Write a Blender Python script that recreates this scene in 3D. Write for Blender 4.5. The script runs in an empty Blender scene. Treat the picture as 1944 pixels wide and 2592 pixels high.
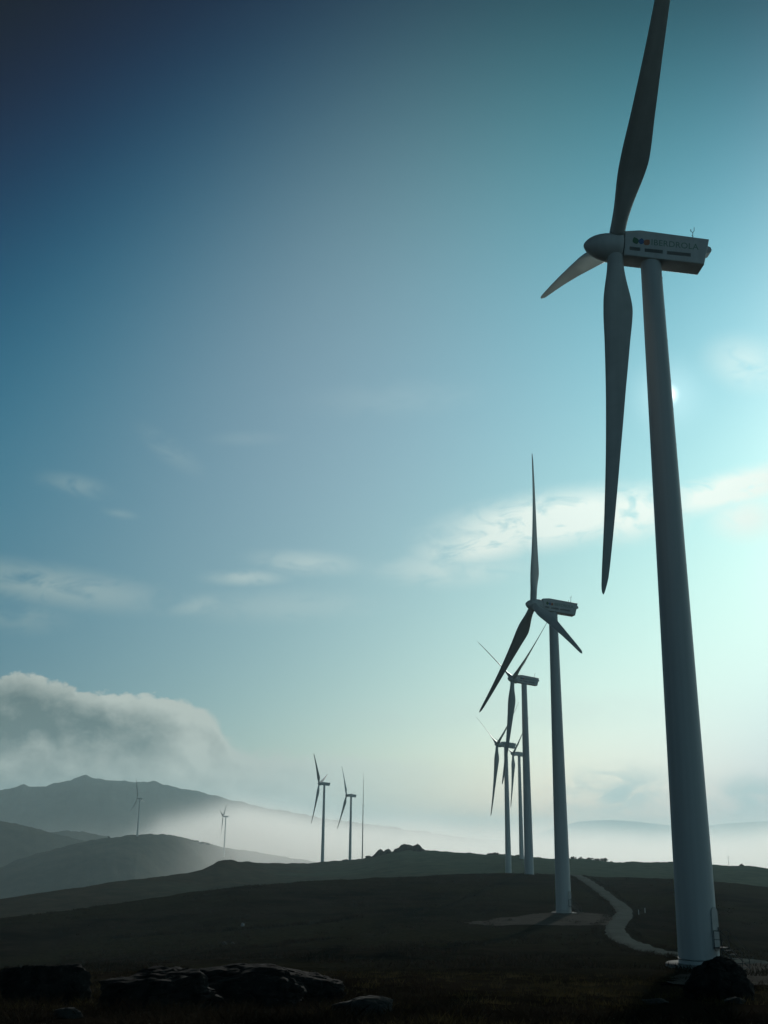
import bpy, bmesh, math, random
import numpy as np
from mathutils import Vector, Matrix, noise
from mathutils.bvhtree import BVHTree

random.seed(7)
rng = np.random.default_rng(7)
scene = bpy.context.scene
COL = scene.collection

# ------------------------------------------------------------------ camera
F_PX, PITCH, ROLL = 2712.43, math.radians(16.9), math.radians(0.63)
CX, CY = 972.0, 1296.0
FWD = Vector((0, math.cos(PITCH), math.sin(PITCH)))
UP0 = Vector((0, -math.sin(PITCH), math.cos(PITCH)))
RT0 = Vector((1, 0, 0))
RT = math.cos(ROLL) * RT0 + math.sin(ROLL) * UP0
UP = math.cos(ROLL) * UP0 - math.sin(ROLL) * RT0
cam_data = bpy.data.cameras.new('camera')
cam_data.sensor_fit = 'VERTICAL'
cam_data.sensor_height = 36.0
cam_data.sensor_width = 27.0
cam_data.lens = F_PX / 2592.0 * 36.0
cam_data.clip_start = 0.1
cam_data.clip_end = 60000
cam = bpy.data.objects.new('camera', cam_data)
COL.objects.link(cam)
cam.matrix_world = Matrix(((RT.x, UP.x, -FWD.x, 0), (RT.y, UP.y, -FWD.y, 0), (RT.z, UP.z, -FWD.z, 0), (0, 0, 0, 1)))
scene.camera = cam


def ray(u, v):
    d = RT * (u - CX) - UP * (v - CY) + FWD * F_PX
    return d.normalized()


def azsl(u, v):
    """bearing (radians right of north) and slope of the sight line to a point of the view"""
    d = ray(u, v)
    return math.atan2(d.x, d.y), d.z / math.hypot(d.x, d.y)


# ------------------------------------------------------------------ helpers
def tag(o, label=None, cat=None, group=None, kind=None):
    if label: o['label'] = label
    if cat: o['category'] = cat
    if group: o['group'] = group
    if kind: o['kind'] = kind
    return o


def link(name, me, mat=None, parent=None, smooth=False):
    o = bpy.data.objects.new(name, me)
    if mat and not me.materials:
        me.materials.append(mat)
    COL.objects.link(o)
    if parent: o.parent = parent
    if smooth:
        me.polygons.foreach_set('use_smooth', [True] * len(me.polygons))
    return o


def mesh_np(name, V, F):
    me = bpy.data.meshes.new(name)
    V = np.asarray(V, np.float32); F = np.asarray(F, np.int32)
    k = F.shape[1]
    me.vertices.add(len(V)); me.vertices.foreach_set('co', V.ravel())
    me.loops.add(F.size); me.loops.foreach_set('vertex_index', F.ravel())
    me.polygons.add(len(F))
    me.polygons.foreach_set('loop_start', np.arange(0, F.size, k, dtype=np.int32))
    me.polygons.foreach_set('loop_total', np.full(len(F), k, np.int32))
    me.update(calc_edges=True)
    me.validate()
    return me


def bm_mesh(name, bm):
    me = bpy.data.meshes.new(name)
    bmesh.ops.recalc_face_normals(bm, faces=bm.faces[:])
    bm.to_mesh(me); bm.free()
    return me


def empty(name, loc, rz=0):
    o = bpy.data.objects.new(name, None)
    o.empty_display_size = 2
    o.location = loc; o.rotation_euler = (0, 0, rz)
    COL.objects.link(o)
    return o


def add_box(bm, c, s, rot=None):
    m = Matrix.Translation(c) @ (rot.to_4x4() if rot else Matrix()) @ Matrix.Diagonal((s[0], s[1], s[2], 1))
    bmesh.ops.create_cube(bm, size=1.0, matrix=m)


def add_rod(bm, a, b, r, seg=8, r2=None):
    a = Vector(a); b = Vector(b); d = b - a
    q = d.to_track_quat('Z', 'Y').to_matrix().to_4x4()
    bmesh.ops.create_cone(bm, cap_ends=True, segments=seg, radius1=r, radius2=r if r2 is None else r2,
                          depth=d.length, matrix=Matrix.Translation((a + b) / 2) @ q)


def lathe(name, prof, seg=48):
    """prof: list of (radius, z); closed when the radius is zero"""
    V = []; F = []
    n = len(prof)
    for (r, z) in prof:
        for k in range(seg):
            a = 2 * math.pi * k / seg
            V.append((r * math.cos(a), r * math.sin(a), z))
    for i in range(n - 1):
        for k in range(seg):
            k2 = (k + 1) % seg
            F.append((i * seg + k, i * seg + k2, (i + 1) * seg + k2, (i + 1) * seg + k))
    me = mesh_np(name, V, F)
    bm = bmesh.new(); bm.from_mesh(me)
    bmesh.ops.remove_doubles(bm, verts=bm.verts[:], dist=1e-4)
    bm.to_mesh(me); bm.free()
    return me


# ------------------------------------------------------------------ materials
class NT:
    def __init__(self, tree):
        self.t = tree; self.t.nodes.clear()

    def n(self, typ, **kw):
        nd = self.t.nodes.new(typ)
        for k, v in kw.items(): setattr(nd, k, v)
        return nd

    def set(self, sock, v):
        if isinstance(v, bpy.types.NodeSocket): self.t.links.new(v, sock)
        else: sock.default_value = v

    def m(self, op, a, b=None, c=None, clamp=False):
        nd = self.n('ShaderNodeMath', operation=op, use_clamp=clamp)
        self.set(nd.inputs[0], a)
        if b is not None: self.set(nd.inputs[1], b)
        if c is not None: self.set(nd.inputs[2], c)
        return nd.outputs[0]

    def rng(self, v, a, b, c=0.0, d=1.0, smooth=False):
        nd = self.n('ShaderNodeMapRange', interpolation_type='SMOOTHSTEP' if smooth else 'LINEAR')
        self.set(nd.inputs['Value'], v)
        self.set(nd.inputs['From Min'], a); self.set(nd.inputs['From Max'], b)
        self.set(nd.inputs['To Min'], c); self.set(nd.inputs['To Max'], d)
        return nd.outputs[0]

    def mix(self, f, a, b, typ='MIX'):
        nd = self.n('ShaderNodeMix', data_type='RGBA', blend_type=typ)
        self.set(nd.inputs[0], f); self.set(nd.inputs[6], a); self.set(nd.inputs[7], b)
        return nd.outputs[2]

    def noise(self, vec, scale, detail=4, rough=0.55, dist=0.0):
        nd = self.n('ShaderNodeTexNoise')
        if vec is not None: self.t.links.new(vec, nd.inputs['Vector'])
        nd.inputs['Scale'].default_value = scale; nd.inputs['Detail'].default_value = detail
        nd.inputs['Roughness'].default_value = rough; nd.inputs['Distortion'].default_value = dist
        return nd.outputs['Fac']


def rgba(c): return (c[0], c[1], c[2], 1.0)


def new_mat(name):
    m = bpy.data.materials.new(name); m.use_nodes = True
    return m, NT(m.node_tree)


def finish(nt, color, rough=0.5, bump=None, bump_d=0.05, bump_s=0.5, coat=0.0, metal=0.0, spec=0.5):
    p = nt.n('ShaderNodeBsdfPrincipled'); o = nt.n('ShaderNodeOutputMaterial')
    nt.set(p.inputs['Base Color'], color); nt.set(p.inputs['Roughness'], rough)
    p.inputs['Metallic'].default_value = metal
    p.inputs['Specular IOR Level'].default_value = spec
    p.inputs['Coat Weight'].default_value = coat; p.inputs['Coat Roughness'].default_value = 0.15
    if bump is not None:
        b = nt.n('ShaderNodeBump'); b.inputs['Distance'].default_value = bump_d; b.inputs['Strength'].default_value = bump_s
        nt.t.links.new(bump, b.inputs['Height']); nt.t.links.new(b.outputs[0], p.inputs['Normal'])
    nt.t.links.new(p.outputs[0], o.inputs['Surface'])


def simple_mat(name, color, rough=0.5, var=0.12, scale=3.0, coat=0.0, metal=0.0, spec=0.5):
    m, nt = new_mat(name)
    tc = nt.n('ShaderNodeTexCoord').outputs['Object']
    f = nt.noise(tc, scale, 5)
    c = nt.mix(nt.rng(f, 0.3, 0.7), rgba([x * (1 - var) for x in color]), rgba([min(1, x * (1 + var)) for x in color]))
    finish(nt, c, rough, coat=coat, metal=metal, spec=spec)
    return m


def paint_mat(name, color, rough):
    """weathered off-white turbine paint: faint vertical dirt runs and blotches"""
    m, nt = new_mat(name)
    tc = nt.n('ShaderNodeTexCoord').outputs['Object']
    mp = nt.n('ShaderNodeMapping'); nt.t.links.new(tc, mp.inputs['Vector']); mp.inputs['Scale'].default_value = (1.1, 1.1, 0.05)
    streak = nt.noise(mp.outputs[0], 1.0, 5, 0.6)
    blot = nt.noise(tc, 0.7, 5, 0.6)
    f = nt.m('ADD', nt.m('MULTIPLY', streak, 0.6), nt.m('MULTIPLY', blot, 0.4))
    dark = [c * 0.78 for c in color]
    c = nt.mix(nt.rng(f, 0.36, 0.6), rgba(dark), rgba(color))
    finish(nt, c, nt.rng(blot, 0.3, 0.7, rough - 0.06, rough + 0.08), spec=0.35)
    return m


M = {}
M['paint'] = paint_mat('turbine_paint', (0.52, 0.55, 0.56), 0.5)
M['blade'] = paint_mat('blade_gelcoat', (0.50, 0.51, 0.50), 0.45)
M['nacelle'] = paint_mat('nacelle_shell', (0.55, 0.57, 0.57), 0.42)
M['steel'] = simple_mat('galvanised_steel', (0.30, 0.31, 0.32), 0.45, metal=0.7)
M['dark'] = simple_mat('dark_metal', (0.05, 0.055, 0.06), 0.9, spec=0.05)
M['vent'] = simple_mat('vent_grille', (0.29, 0.305, 0.31), 0.6)
M['seam'] = simple_mat('rubber_seal', (0.06, 0.06, 0.065), 0.7)
M['ink_green'] = simple_mat('green_lettering', (0.19, 0.27, 0.22), 0.45)
M['leaf_green'] = simple_mat('green_vinyl', (0.05, 0.14, 0.07), 0.45)
M['leaf_blue'] = simple_mat('blue_vinyl', (0.06, 0.13, 0.32), 0.45)
M['leaf_orange'] = simple_mat('orange_vinyl', (0.42, 0.15, 0.07), 0.45)
M['concrete'] = simple_mat('concrete', (0.17, 0.175, 0.17), 0.9, 0.2, 2.0, spec=0.05)
M['door'] = simple_mat('door_paint', (0.34, 0.36, 0.37), 0.5)
M['white_post'] = simple_mat('white_post_paint', (0.6, 0.6, 0.58), 0.5)


def ground_mat():
    m, nt = new_mat('moorland')
    tc = nt.n('ShaderNodeTexCoord').outputs['Object']
    sep = nt.n('ShaderNodeSeparateXYZ'); nt.t.links.new(tc, sep.inputs[0])
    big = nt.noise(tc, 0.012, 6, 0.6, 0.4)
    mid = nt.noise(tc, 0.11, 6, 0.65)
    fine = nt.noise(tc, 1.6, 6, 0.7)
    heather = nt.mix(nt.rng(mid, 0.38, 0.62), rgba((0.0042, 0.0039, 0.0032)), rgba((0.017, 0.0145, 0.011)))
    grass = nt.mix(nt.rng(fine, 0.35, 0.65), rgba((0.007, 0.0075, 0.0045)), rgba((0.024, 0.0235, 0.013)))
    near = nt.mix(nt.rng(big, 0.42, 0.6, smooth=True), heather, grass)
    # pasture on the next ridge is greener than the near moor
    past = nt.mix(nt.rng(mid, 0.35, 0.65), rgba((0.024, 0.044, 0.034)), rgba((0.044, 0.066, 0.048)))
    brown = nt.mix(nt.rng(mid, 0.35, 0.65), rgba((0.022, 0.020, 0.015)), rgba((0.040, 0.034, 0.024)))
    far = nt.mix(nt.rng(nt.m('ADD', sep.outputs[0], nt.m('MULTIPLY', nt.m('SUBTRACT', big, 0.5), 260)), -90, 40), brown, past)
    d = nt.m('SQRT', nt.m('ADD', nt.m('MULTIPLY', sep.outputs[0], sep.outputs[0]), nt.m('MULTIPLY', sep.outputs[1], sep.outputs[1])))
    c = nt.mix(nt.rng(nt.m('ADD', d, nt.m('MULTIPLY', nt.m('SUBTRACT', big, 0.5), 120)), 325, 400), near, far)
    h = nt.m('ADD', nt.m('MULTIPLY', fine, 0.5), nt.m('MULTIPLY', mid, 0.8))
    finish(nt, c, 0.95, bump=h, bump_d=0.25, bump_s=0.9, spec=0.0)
    return m


M['ground'] = ground_mat()


def hill_mat(name, c1, c2, scale):
    m, nt = new_mat(name)
    tc = nt.n('ShaderNodeTexCoord').outputs['Object']
    f = nt.m('ADD', nt.m('MULTIPLY', nt.noise(tc, scale, 6, 0.62, 0.5), 0.6), nt.m('MULTIPLY', nt.noise(tc, scale * 9, 5, 0.7), 0.4))
    c = nt.mix(nt.rng(f, 0.38, 0.62), rgba(c1), rgba(c2))
    finish(nt, c, 0.95, spec=0.0)
    return m


M['hill'] = hill_mat('heath_hill', (0.012, 0.018, 0.014), (0.060, 0.058, 0.040), 0.006)
M['mountain'] = hill_mat('mountain_side', (0.012, 0.020, 0.020), (0.048, 0.054, 0.046), 0.0022)


def gravel_mat(name, a, b):
    m, nt = new_mat(name)
    tc = nt.n('ShaderNodeTexCoord').outputs['Object']
    f1 = nt.noise(tc, 9.0, 4, 0.7); f2 = nt.noise(tc, 0.35, 5, 0.6)
    c = nt.mix(nt.rng(nt.m('ADD', nt.m('MULTIPLY', f1, 0.4), nt.m('MULTIPLY', f2, 0.6)), 0.36, 0.62), rgba(a), rgba(b))
    finish(nt, c, 0.85, bump=f1, bump_d=0.05, spec=0.0)
    return m


M['track'] = gravel_mat('track_gravel', (0.050, 0.062, 0.060), (0.086, 0.102, 0.098))
M['pad'] = gravel_mat('pad_gravel', (0.040, 0.039, 0.036), (0.076, 0.072, 0.066))


def rock_mat():
    m, nt = new_mat('granite')
    tc = nt.n('ShaderNodeTexCoord').outputs['Object']
    f1 = nt.noise(tc, 2.2, 7, 0.65, 0.6); f2 = nt.noise(tc, 14.0, 5, 0.7)
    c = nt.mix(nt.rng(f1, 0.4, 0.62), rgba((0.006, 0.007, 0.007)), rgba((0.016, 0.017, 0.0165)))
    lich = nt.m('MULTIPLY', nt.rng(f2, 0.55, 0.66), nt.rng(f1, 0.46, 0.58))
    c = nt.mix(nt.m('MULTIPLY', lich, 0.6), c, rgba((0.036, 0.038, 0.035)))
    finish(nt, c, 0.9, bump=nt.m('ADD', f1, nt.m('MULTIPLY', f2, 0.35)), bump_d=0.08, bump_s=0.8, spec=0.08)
    return m


M['rock'] = rock_mat()
M['pale_rock'] = simple_mat('pale_granite', (0.30, 0.31, 0.30), 0.85, 0.25, 5.0)
M['grey_rock'] = simple_mat('grey_granite', (0.028, 0.030, 0.029), 0.9, 0.3, 5.0, spec=0.1)


def plant_mat(name, a, b, scale=2.0, through=0.0):
    m, nt = new_mat(name)
    tc = nt.n('ShaderNodeTexCoord').outputs['Object']
    f = nt.noise(tc, scale, 3)
    col = nt.mix(nt.rng(f, 0.35, 0.65), rgba(a), rgba(b))
    d = nt.n('ShaderNodeBsdfDiffuse'); t = nt.n('ShaderNodeBsdfTranslucent'); mx = nt.n('ShaderNodeMixShader'); o = nt.n('ShaderNodeOutputMaterial')
    nt.set(d.inputs['Color'], col); nt.set(t.inputs['Color'], col); mx.inputs[0].default_value = through
    nt.t.links.new(d.outputs[0], mx.inputs[1]); nt.t.links.new(t.outputs[0], mx.inputs[2]); nt.t.links.new(mx.outputs[0], o.inputs['Surface'])
    return m


M['grass'] = plant_mat('dry_grass', (0.020, 0.018, 0.009), (0.052, 0.046, 0.022), 0.6, 0.5)
M['heather'] = plant_mat('heather_leaf', (0.009, 0.009, 0.007), (0.024, 0.020, 0.014), 0.6, 0.35)
M['gorse'] = plant_mat('gorse_leaf', (0.012, 0.018, 0.012), (0.03, 0.038, 0.024), 0.8)

# ------------------------------------------------------------------ terrain
EDGE_B = [(-400, 2385), (-200, 2352), (0, 2331), (150, 2311), (300, 2290), (450, 2266), (600, 2246), (800, 2233), (1000, 2223), (1150, 2216),
          (1340, 2213), (1450, 2217), (1600, 2222), (1700, 2227), (1830, 2236), (1944, 2246), (2150, 2262)]
EDGE_A = [(-400, 2335), (-200, 2300), (0, 2277), (120, 2260), (301, 2231), (422, 2219), (480, 2211), (512, 2204), (538, 2192), (552, 2184), (566, 2181),
          (585, 2182), (603, 2184), (680, 2186), (778, 2187), (830, 2183), (874, 2181), (916, 2177), (945, 2170), (980, 2162), (1020, 2155), (1080, 2155), (1100, 2156),
          (1150, 2159), (1226, 2164), (1280, 2163), (1315, 2167), (1350, 2171), (1400, 2174), (1440, 2174), (1500, 2177),
          (1545, 2183), (1600, 2183), (1650, 2184), (1710, 2185), (1800, 2190), (1850, 2192), (1900, 2193), (1944, 2200), (2150, 2216)]


def outline(pts):
    a = np.array([azsl(u, v) for (u, v) in pts])
    return a[:, 0], a[:, 1]


B_AZ, B_SL = outline(EDGE_B)
A_AZ, A_SL = outline(EDGE_A)
uaz = lambda u: azsl(u, 2200)[0]


def lut(pairs):
    xs = np.array([uaz(u) for u, _ in pairs]); ys = np.array([y for _, y in pairs])
    return lambda az: np.interp(az, xs, ys)


D_B = lut([(-400, 190), (0, 215), (600, 255), (1000, 285), (1340, 308), (1944, 320)])
D_A = lut([(-400, 420), (0, 440), (420, 500), (512, 540), (600, 600), (780, 745), (917, 740), (1040, 700), (1226, 655), (1944, 640)])
S_75 = lut([(-400, -.118), (0, -.109), (900, -.101), (1500, -.0985), (1771, -.0985), (1944, -.100)])
S_187 = lut([(-400, -.106), (0, -.092), (600, -.073), (1000, -.0655), (1426, -.0612), (1600, -.0625), (1944, -.068)])


def vnoise(x, y, seed):
    """smooth value noise, vectorised"""
    xi = np.floor(x).astype(np.int64); yi = np.floor(y).astype(np.int64)
    fx = x - xi; fy = y - yi
    fx = fx * fx * fx * (fx * (fx * 6 - 15) + 10); fy = fy * fy * fy * (fy * (fy * 6 - 15) + 10)

    def h(a, b):
        n = (a * 374761393 + b * 668265263 + seed * 974711) & 0x7fffffff
        n = ((n ^ (n >> 13)) * 1274126177) & 0x7fffffff
        n = n ^ (n >> 16)
        return (n & 0xffff) / 32767.5 - 1.0
    return ((h(xi, yi) * (1 - fx) + h(xi + 1, yi) * fx) * (1 - fy) + (h(xi, yi + 1) * (1 - fx) + h(xi + 1, yi + 1) * fx) * fy)


def fbm(x, y, wl, octv, seed, gain=0.5):
    s = 0; a = 1.0
    for i in range(octv):
        s = s + a * vnoise(x / wl + 17.3 * i, y / wl - 9.1 * i, seed + i); a *= gain; wl /= 2.03
    return s


def pchip(X, Z, x):
    """row-wise monotone cubic: X, Z (N,K), x (N,)"""
    h = np.diff(X, axis=1); dl = np.diff(Z, axis=1) / h
    m = np.zeros_like(Z)
    w1 = 2 * h[:, 1:] + h[:, :-1]; w2 = h[:, 1:] + 2 * h[:, :-1]
    same = dl[:, :-1] * dl[:, 1:] > 0
    with np.errstate(divide='ignore', invalid='ignore'):
        mm = (w1 + w2) / (w1 / dl[:, :-1] + w2 / dl[:, 1:])
    m[:, 1:-1] = np.where(same, mm, 0)
    m[:, 0] = dl[:, 0]; m[:, -1] = dl[:, -1]
    k = np.clip((X <= x[:, None]).sum(1) - 1, 0, X.shape[1] - 2)
    i = np.arange(len(x))
    hk = h[i, k]; t = np.clip((x - X[i, k]) / hk, 0, 1)
    z0, z1, m0, m1 = Z[i, k], Z[i, k + 1], m[i, k], m[i, k + 1]
    return ((1 + 2 * t) * (1 - t) ** 2) * z0 + t * (1 - t) ** 2 * hk * m0 + t * t * (3 - 2 * t) * z1 + t * t * (t - 1) * hk * m1


PLACES = {}      # flattened circles: (x, y, z, r)


def terrain(x, y, rough=True):
    x = np.atleast_1d(np.asarray(x, float)); y = np.atleast_1d(np.asarray(y, float))
    d = np.maximum(np.hypot(x, y), 0.6); az = np.arctan2(x, y)
    azc = np.clip(az, B_AZ[0], B_AZ[-1])
    db, da = D_B(azc), D_A(azc)
    sb, sa = np.interp(azc, B_AZ, B_SL), np.interp(azc, A_AZ, A_SL)
    zb, za = sb * db, sa * da
    one = np.ones_like(d)
    d8 = db + 0.33 * (np.minimum(da, 560) - db)
    d9 = db + 0.66 * (np.minimum(da, 560) - db)
    dip = np.interp(azc, [uaz(0), uaz(900), uaz(1340), uaz(1944)], [3.0, 3.5, 1.2, 2.5])
    z8 = zb * (d8 / db) - dip
    z9 = (sb + (sa - sb) * 0.10) * d9 - dip * 0.5
    X = np.stack([0.3 * one, 5 * one, 10 * one, 18 * one, 32 * one, 75 * one, 187 * one * np.minimum(1, db / 225), db, d8, d9, da, da * 1.12, da * 1.6, da * 1.6 + 1200, 15000 * one, 40000 * one], 1)
    d187 = X[:, 6]
    Z = np.stack([-1.62 * one, -1.66 * one, -1.76 * one, -2.55 * one, -3.75 * one, S_75(azc) * 75, S_187(azc) * d187, zb, z8, z9, za, za - 7, za - 55, za - 190, -235 * one, -240 * one], 1)
    z = pchip(np.log(X), Z, np.log(d))
    if rough:
        amp = np.interp(d, [0, 8, 40, 200, 700, 2000], [0.03, 0.10, 0.22, 0.30, 0.45, 2.0])
        z = z + amp * (0.55 * fbm(x, y, 6.0, 4, 3) + 0.75 * fbm(x, y, 28.0, 4, 11) * np.interp(d, [0, 40, 120], [0, .3, 1]))
        z = z + np.interp(d, [0, 6, 60, 120], [0.5, 1, 1, 0]) * 0.05 * fbm(x, y, 0.9, 3, 31)
        # sharper broken rim of the knoll and skyline
        w = np.exp(-((d - da) / (0.05 * da)) ** 2)
        z = z + w * 0.55 * np.abs(fbm(x, y, 9.0, 4, 21)) * np.interp(azc, [uaz(500), uaz(560), uaz(650), uaz(1150), uaz(1944)], [0.3, 2.0, 0.7, 1.0, 0.8])
    for (px, py, pz, pr) in PLACES.values():
        q = np.clip((np.hypot(x - px, y - py) - pr) / (pr * 1.2), 0, 1); q = q * q * (3 - 2 * q)
        z = z * q + pz * (1 - q)
    return z


def zt(x, y): return float(terrain(x, y)[0])


def hit(u, v, dmin=4.0, dmax=900.0):
    """where the sight line through a point of the view meets the ground"""
    r = ray(u, v); hh = math.hypot(r.x, r.y)
    ds = np.geomspace(dmin, dmax, 1500)
    zz = terrain(r.x / hh * ds, r.y / hh * ds) - r.z / hh * ds
    k = np.argmax(zz > 0) if (zz > 0).any() else len(ds) - 1
    d = ds[k]
    return Vector((r.x / hh * d, r.y / hh * d, d * r.z / hh))


# turbine data: x, y, hub height z, bearing of the axis, rotor angle, overhang, tilt, blade pitch (all degrees), base z if seen
TURB = [
    # name key, X, Y, Zhub, psi, phi, ov, tilt, pitch, base z
    ('A', 19.87, 71.67, -7.41 + 50.40, 182.14, 49.84, 2.64, 4.74, 74, -7.41),
    ('B', 29.65, 183.63, -11.36 + 49.95, 192.20, -3.81, 3.62, 5.01, 52, -11.36),
    ('C', 39.93, 302.36, -9.48 + 52.08, 198.21, 300.49, 3.50, 5.18, 41, -9.60),
    ('D', 52.05, 457.55, -13.39 + 50.80, 195.23, 298.92, 3.86, 4.87, 41, None),
    ('E', 75.75, 602.53, -6.37 + 50.80, 194.92, 291.70, 3.51, 5.33, 41, None),
    ('F', -40.80, 795.96, -14.49 + 50.80, 169.68, 46.66, 3.91, 4.79, 70, None),
    ('G', -23.85, 888.30, -19.10 + 50.80, 200.20, 325.71, 3.94, 4.58, 60, None),
    ('H', -338.68, 1560.09, -2.26 + 50.80, 165.68, 21.86, 3.81, 4.53, 60, None),
    ('I', -241.24, 1735.86, -22.23 + 50.80, 176.31, 310.50, 4.58, 4.12, 60, None),
]
PLACES['A'] = (19.87, 71.67, -7.45, 4.5)
PLACES['B'] = (29.65, 183.63, -11.40, 6.0)


def polar_sheet(name, zfun, rings, azs, mat, closed=False):
    D, AZ = np.meshgrid(rings, azs, indexing='ij')
    x = (D * np.sin(AZ)).ravel(); y = (D * np.cos(AZ)).ravel()
    z = zfun(x, y)
    nr, na = D.shape
    idx = np.arange(nr * na).reshape(nr, na)
    if closed:
        idx = np.concatenate([idx, idx[:, :1]], 1)
    F = np.stack([idx[:-1, :-1], idx[:-1, 1:], idx[1:, 1:], idx[1:, :-1]], -1).reshape(-1, 4)
    # anticlockwise from above
    F = F[:, ::-1]
    V = np.stack([x, y, z], 1)
    if closed:
        c = len(V)
        V = np.concatenate([V, [[0, 0, z[:na].mean()]]], 0)
        a = idx[0, :-1]; b = idx[0, 1:]
        # fan as degenerate-free quads is not possible: use triangles through a second mesh step
        me = mesh_np(name, V, F)
        bm = bmesh.new(); bm.from_mesh(me); bm.verts.ensure_lookup_table()
        for p, q in zip(a, b):
            bm.faces.new((bm.verts[int(q)], bm.verts[int(p)], bm.verts[c]))
        bm.to_mesh(me); bm.free()
    else:
        me = mesh_np(name, V, F)
    return link(name, me, mat, smooth=True)


rings = np.concatenate([np.geomspace(0.7, 40, 200, endpoint=False), np.geomspace(40, 330, 230, endpoint=False), np.geomspace(330, 1100, 190, endpoint=False), np.geomspace(1100, 16000, 70)])
azs = np.concatenate([np.radians(np.arange(-24, 24, 0.075)), np.radians(np.arange(24, 336, 2.0))])
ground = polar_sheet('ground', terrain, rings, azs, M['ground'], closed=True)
tag(ground, kind='structure')
_n = len(ground.data.vertices); _v = np.empty(_n * 3, np.float32); ground.data.vertices.foreach_get('co', _v)
_bm = bmesh.new(); _bm.from_mesh(ground.data)
BVH = BVHTree.FromBMesh(_bm); _bm.free()


def gz(x, y):
    h = BVH.ray_cast(Vector((x, y, 500)), Vector((0, 0, -1)))
    return h[0].z if h[0] is not None else zt(x, y)


def ground_hit(u, v):
    r = ray(u, v)
    h = BVH.ray_cast(Vector((0, 0, 0)), r)
    return h[0] if h[0] is not None else hit(u, v)


# hills beyond: each a crest line at its own distance with a real front and back slope
def ridge(name, crest, dist, front, back, base, mat, amp=2.0, wl=60.0, nr=90, seed=5, spread=(0.42, 0.55), daz=0.06, endfade=None):
    az0, sl0 = outline(crest)
    dd = lambda az: np.interp(az, az0, [dist(u) for u, _ in crest])

    def zf(x, y):
        d = np.hypot(x, y); az = np.arctan2(x, y)
        crest_s = np.interp(az, az0, sl0)
        gx = np.linspace(az0[0] - .1, az0[-1] + .1, 1200); gs = np.interp(gx, az0, sl0)
        kw = np.exp(-(np.linspace(-2.6, 2.6, 121)) ** 2); gs = np.convolve(np.pad(gs, 60, 'edge'), kw / kw.sum(), 'valid')
        near_c = np.exp(-np.abs(d - dd(az)) / (0.16 * (front + back) / 2))
        zc = (crest_s * near_c + np.interp(az, gx, gs) * (1 - near_c)) * dd(az)
        t = (d - dd(az))
        prof = np.where(t < 0, np.clip(-t / front, 0, 1), np.clip(t / back, 0, 1))
        s = prof * prof * (3 - 2 * prof) * 0.45 + prof ** 1.35 * 0.55
        z = zc * (1 - s) + base * s
        return z + amp * fbm(x, y, wl, 5, seed, 0.52) * np.clip(0.35 + prof * 2, 0, 1) + amp * 0.5 * np.abs(fbm(x, y, wl * 0.2, 3, seed + 9))
    dmid = [dist(u) for u, _ in crest]
    r0, r1 = max(min(dmid) - front, 300), max(dmid) + back
    azg = np.arange(az0[0], az0[-1], math.radians(daz))
    return tag(polar_sheet(name, zf, np.linspace(r0, r1, nr), azg, mat), kind='structure')


L1 = [(-330, 2290), (-150, 2245), (0, 2198), (36, 2180), (78, 2167), (157, 2145), (200, 2134), (241, 2125), (289, 2120), (350, 2116), (386, 2114), (434, 2116),
      (482, 2126), (561, 2144), (620, 2153), (663, 2160), (754, 2175), (814, 2184), (950, 2210), (1100, 2235)]
HILL1 = ridge('hill', L1, lambda u: 1600 + 330 * (lambda t: t * t * (3 - 2 * t))(min(1, max(0, (u - 300) / 400))), 620, 700, -235, M['hill'], 3.2, 80, seed=41)
_bm = bmesh.new(); _bm.from_mesh(HILL1.data); BVH1 = BVHTree.FromBMesh(_bm); _bm.free()


def hill_z(x, y):
    return BVH1.ray_cast(Vector((x, y, 800)), Vector((0, 0, -1)))[0].z


L2a = [(-500, 2040), (-200, 2060), (0, 2081), (60, 2090), (120, 2109), (181, 2123), (300, 2150), (450, 2190)]
ridge('hill', L2a, lambda u: 1950, 420, 500, -235, M['hill'], 4, 90, seed=43)
L2b = [(60, 2115), (139, 2106), (169, 2102), (211, 2107), (259, 2117), (313, 2128), (420, 2155), (520, 2180)]
ridge('hill', L2b, lambda u: 2250, 380, 400, -235, M['hill'], 4, 90, seed=47)
MT = [(-700, 2010), (-450, 1985), (-200, 1998), (-60, 2004), (0, 2001), (36, 1995), (60, 1989), (72, 1992), (115, 1992), (151, 1984), (181, 1975), (208, 1965), (218, 1962), (226, 1966),
      (259, 1974), (289, 1974), (338, 1981), (362, 1979), (386, 1983), (422, 1990), (482, 2005), (512, 2010), (561, 2023), (603, 2031), (663, 2044),
      (754, 2060), (844, 2075), (920, 2087), (1000, 2098), (1060, 2106), (1200, 2122), (1400, 2150)]
ridge('mountain', MT, lambda u: 4100 + max(0, u - 300) * 0.9, 1500, 1500, -235, M['mountain'], 15, 300, nr=110, seed=53, daz=0.045)
DH = [(1150, 2150), (1300, 2128), (1400, 2096), (1458, 2081), (1500, 2077), (1560, 2076), (1600, 2079), (1650, 2084), (1720, 2092), (1790, 2090), (1850, 2084), (1900, 2081), (1944, 2078), (2100, 2074), (2300, 2085)]
ridge('distant_hills', DH, lambda u: 14800, 1200, 1200, -235, M['mountain'], 10, 300, nr=40, seed=59, daz=0.05)

# ------------------------------------------------------------------ wind turbines
R_ROT = 29.0


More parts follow.
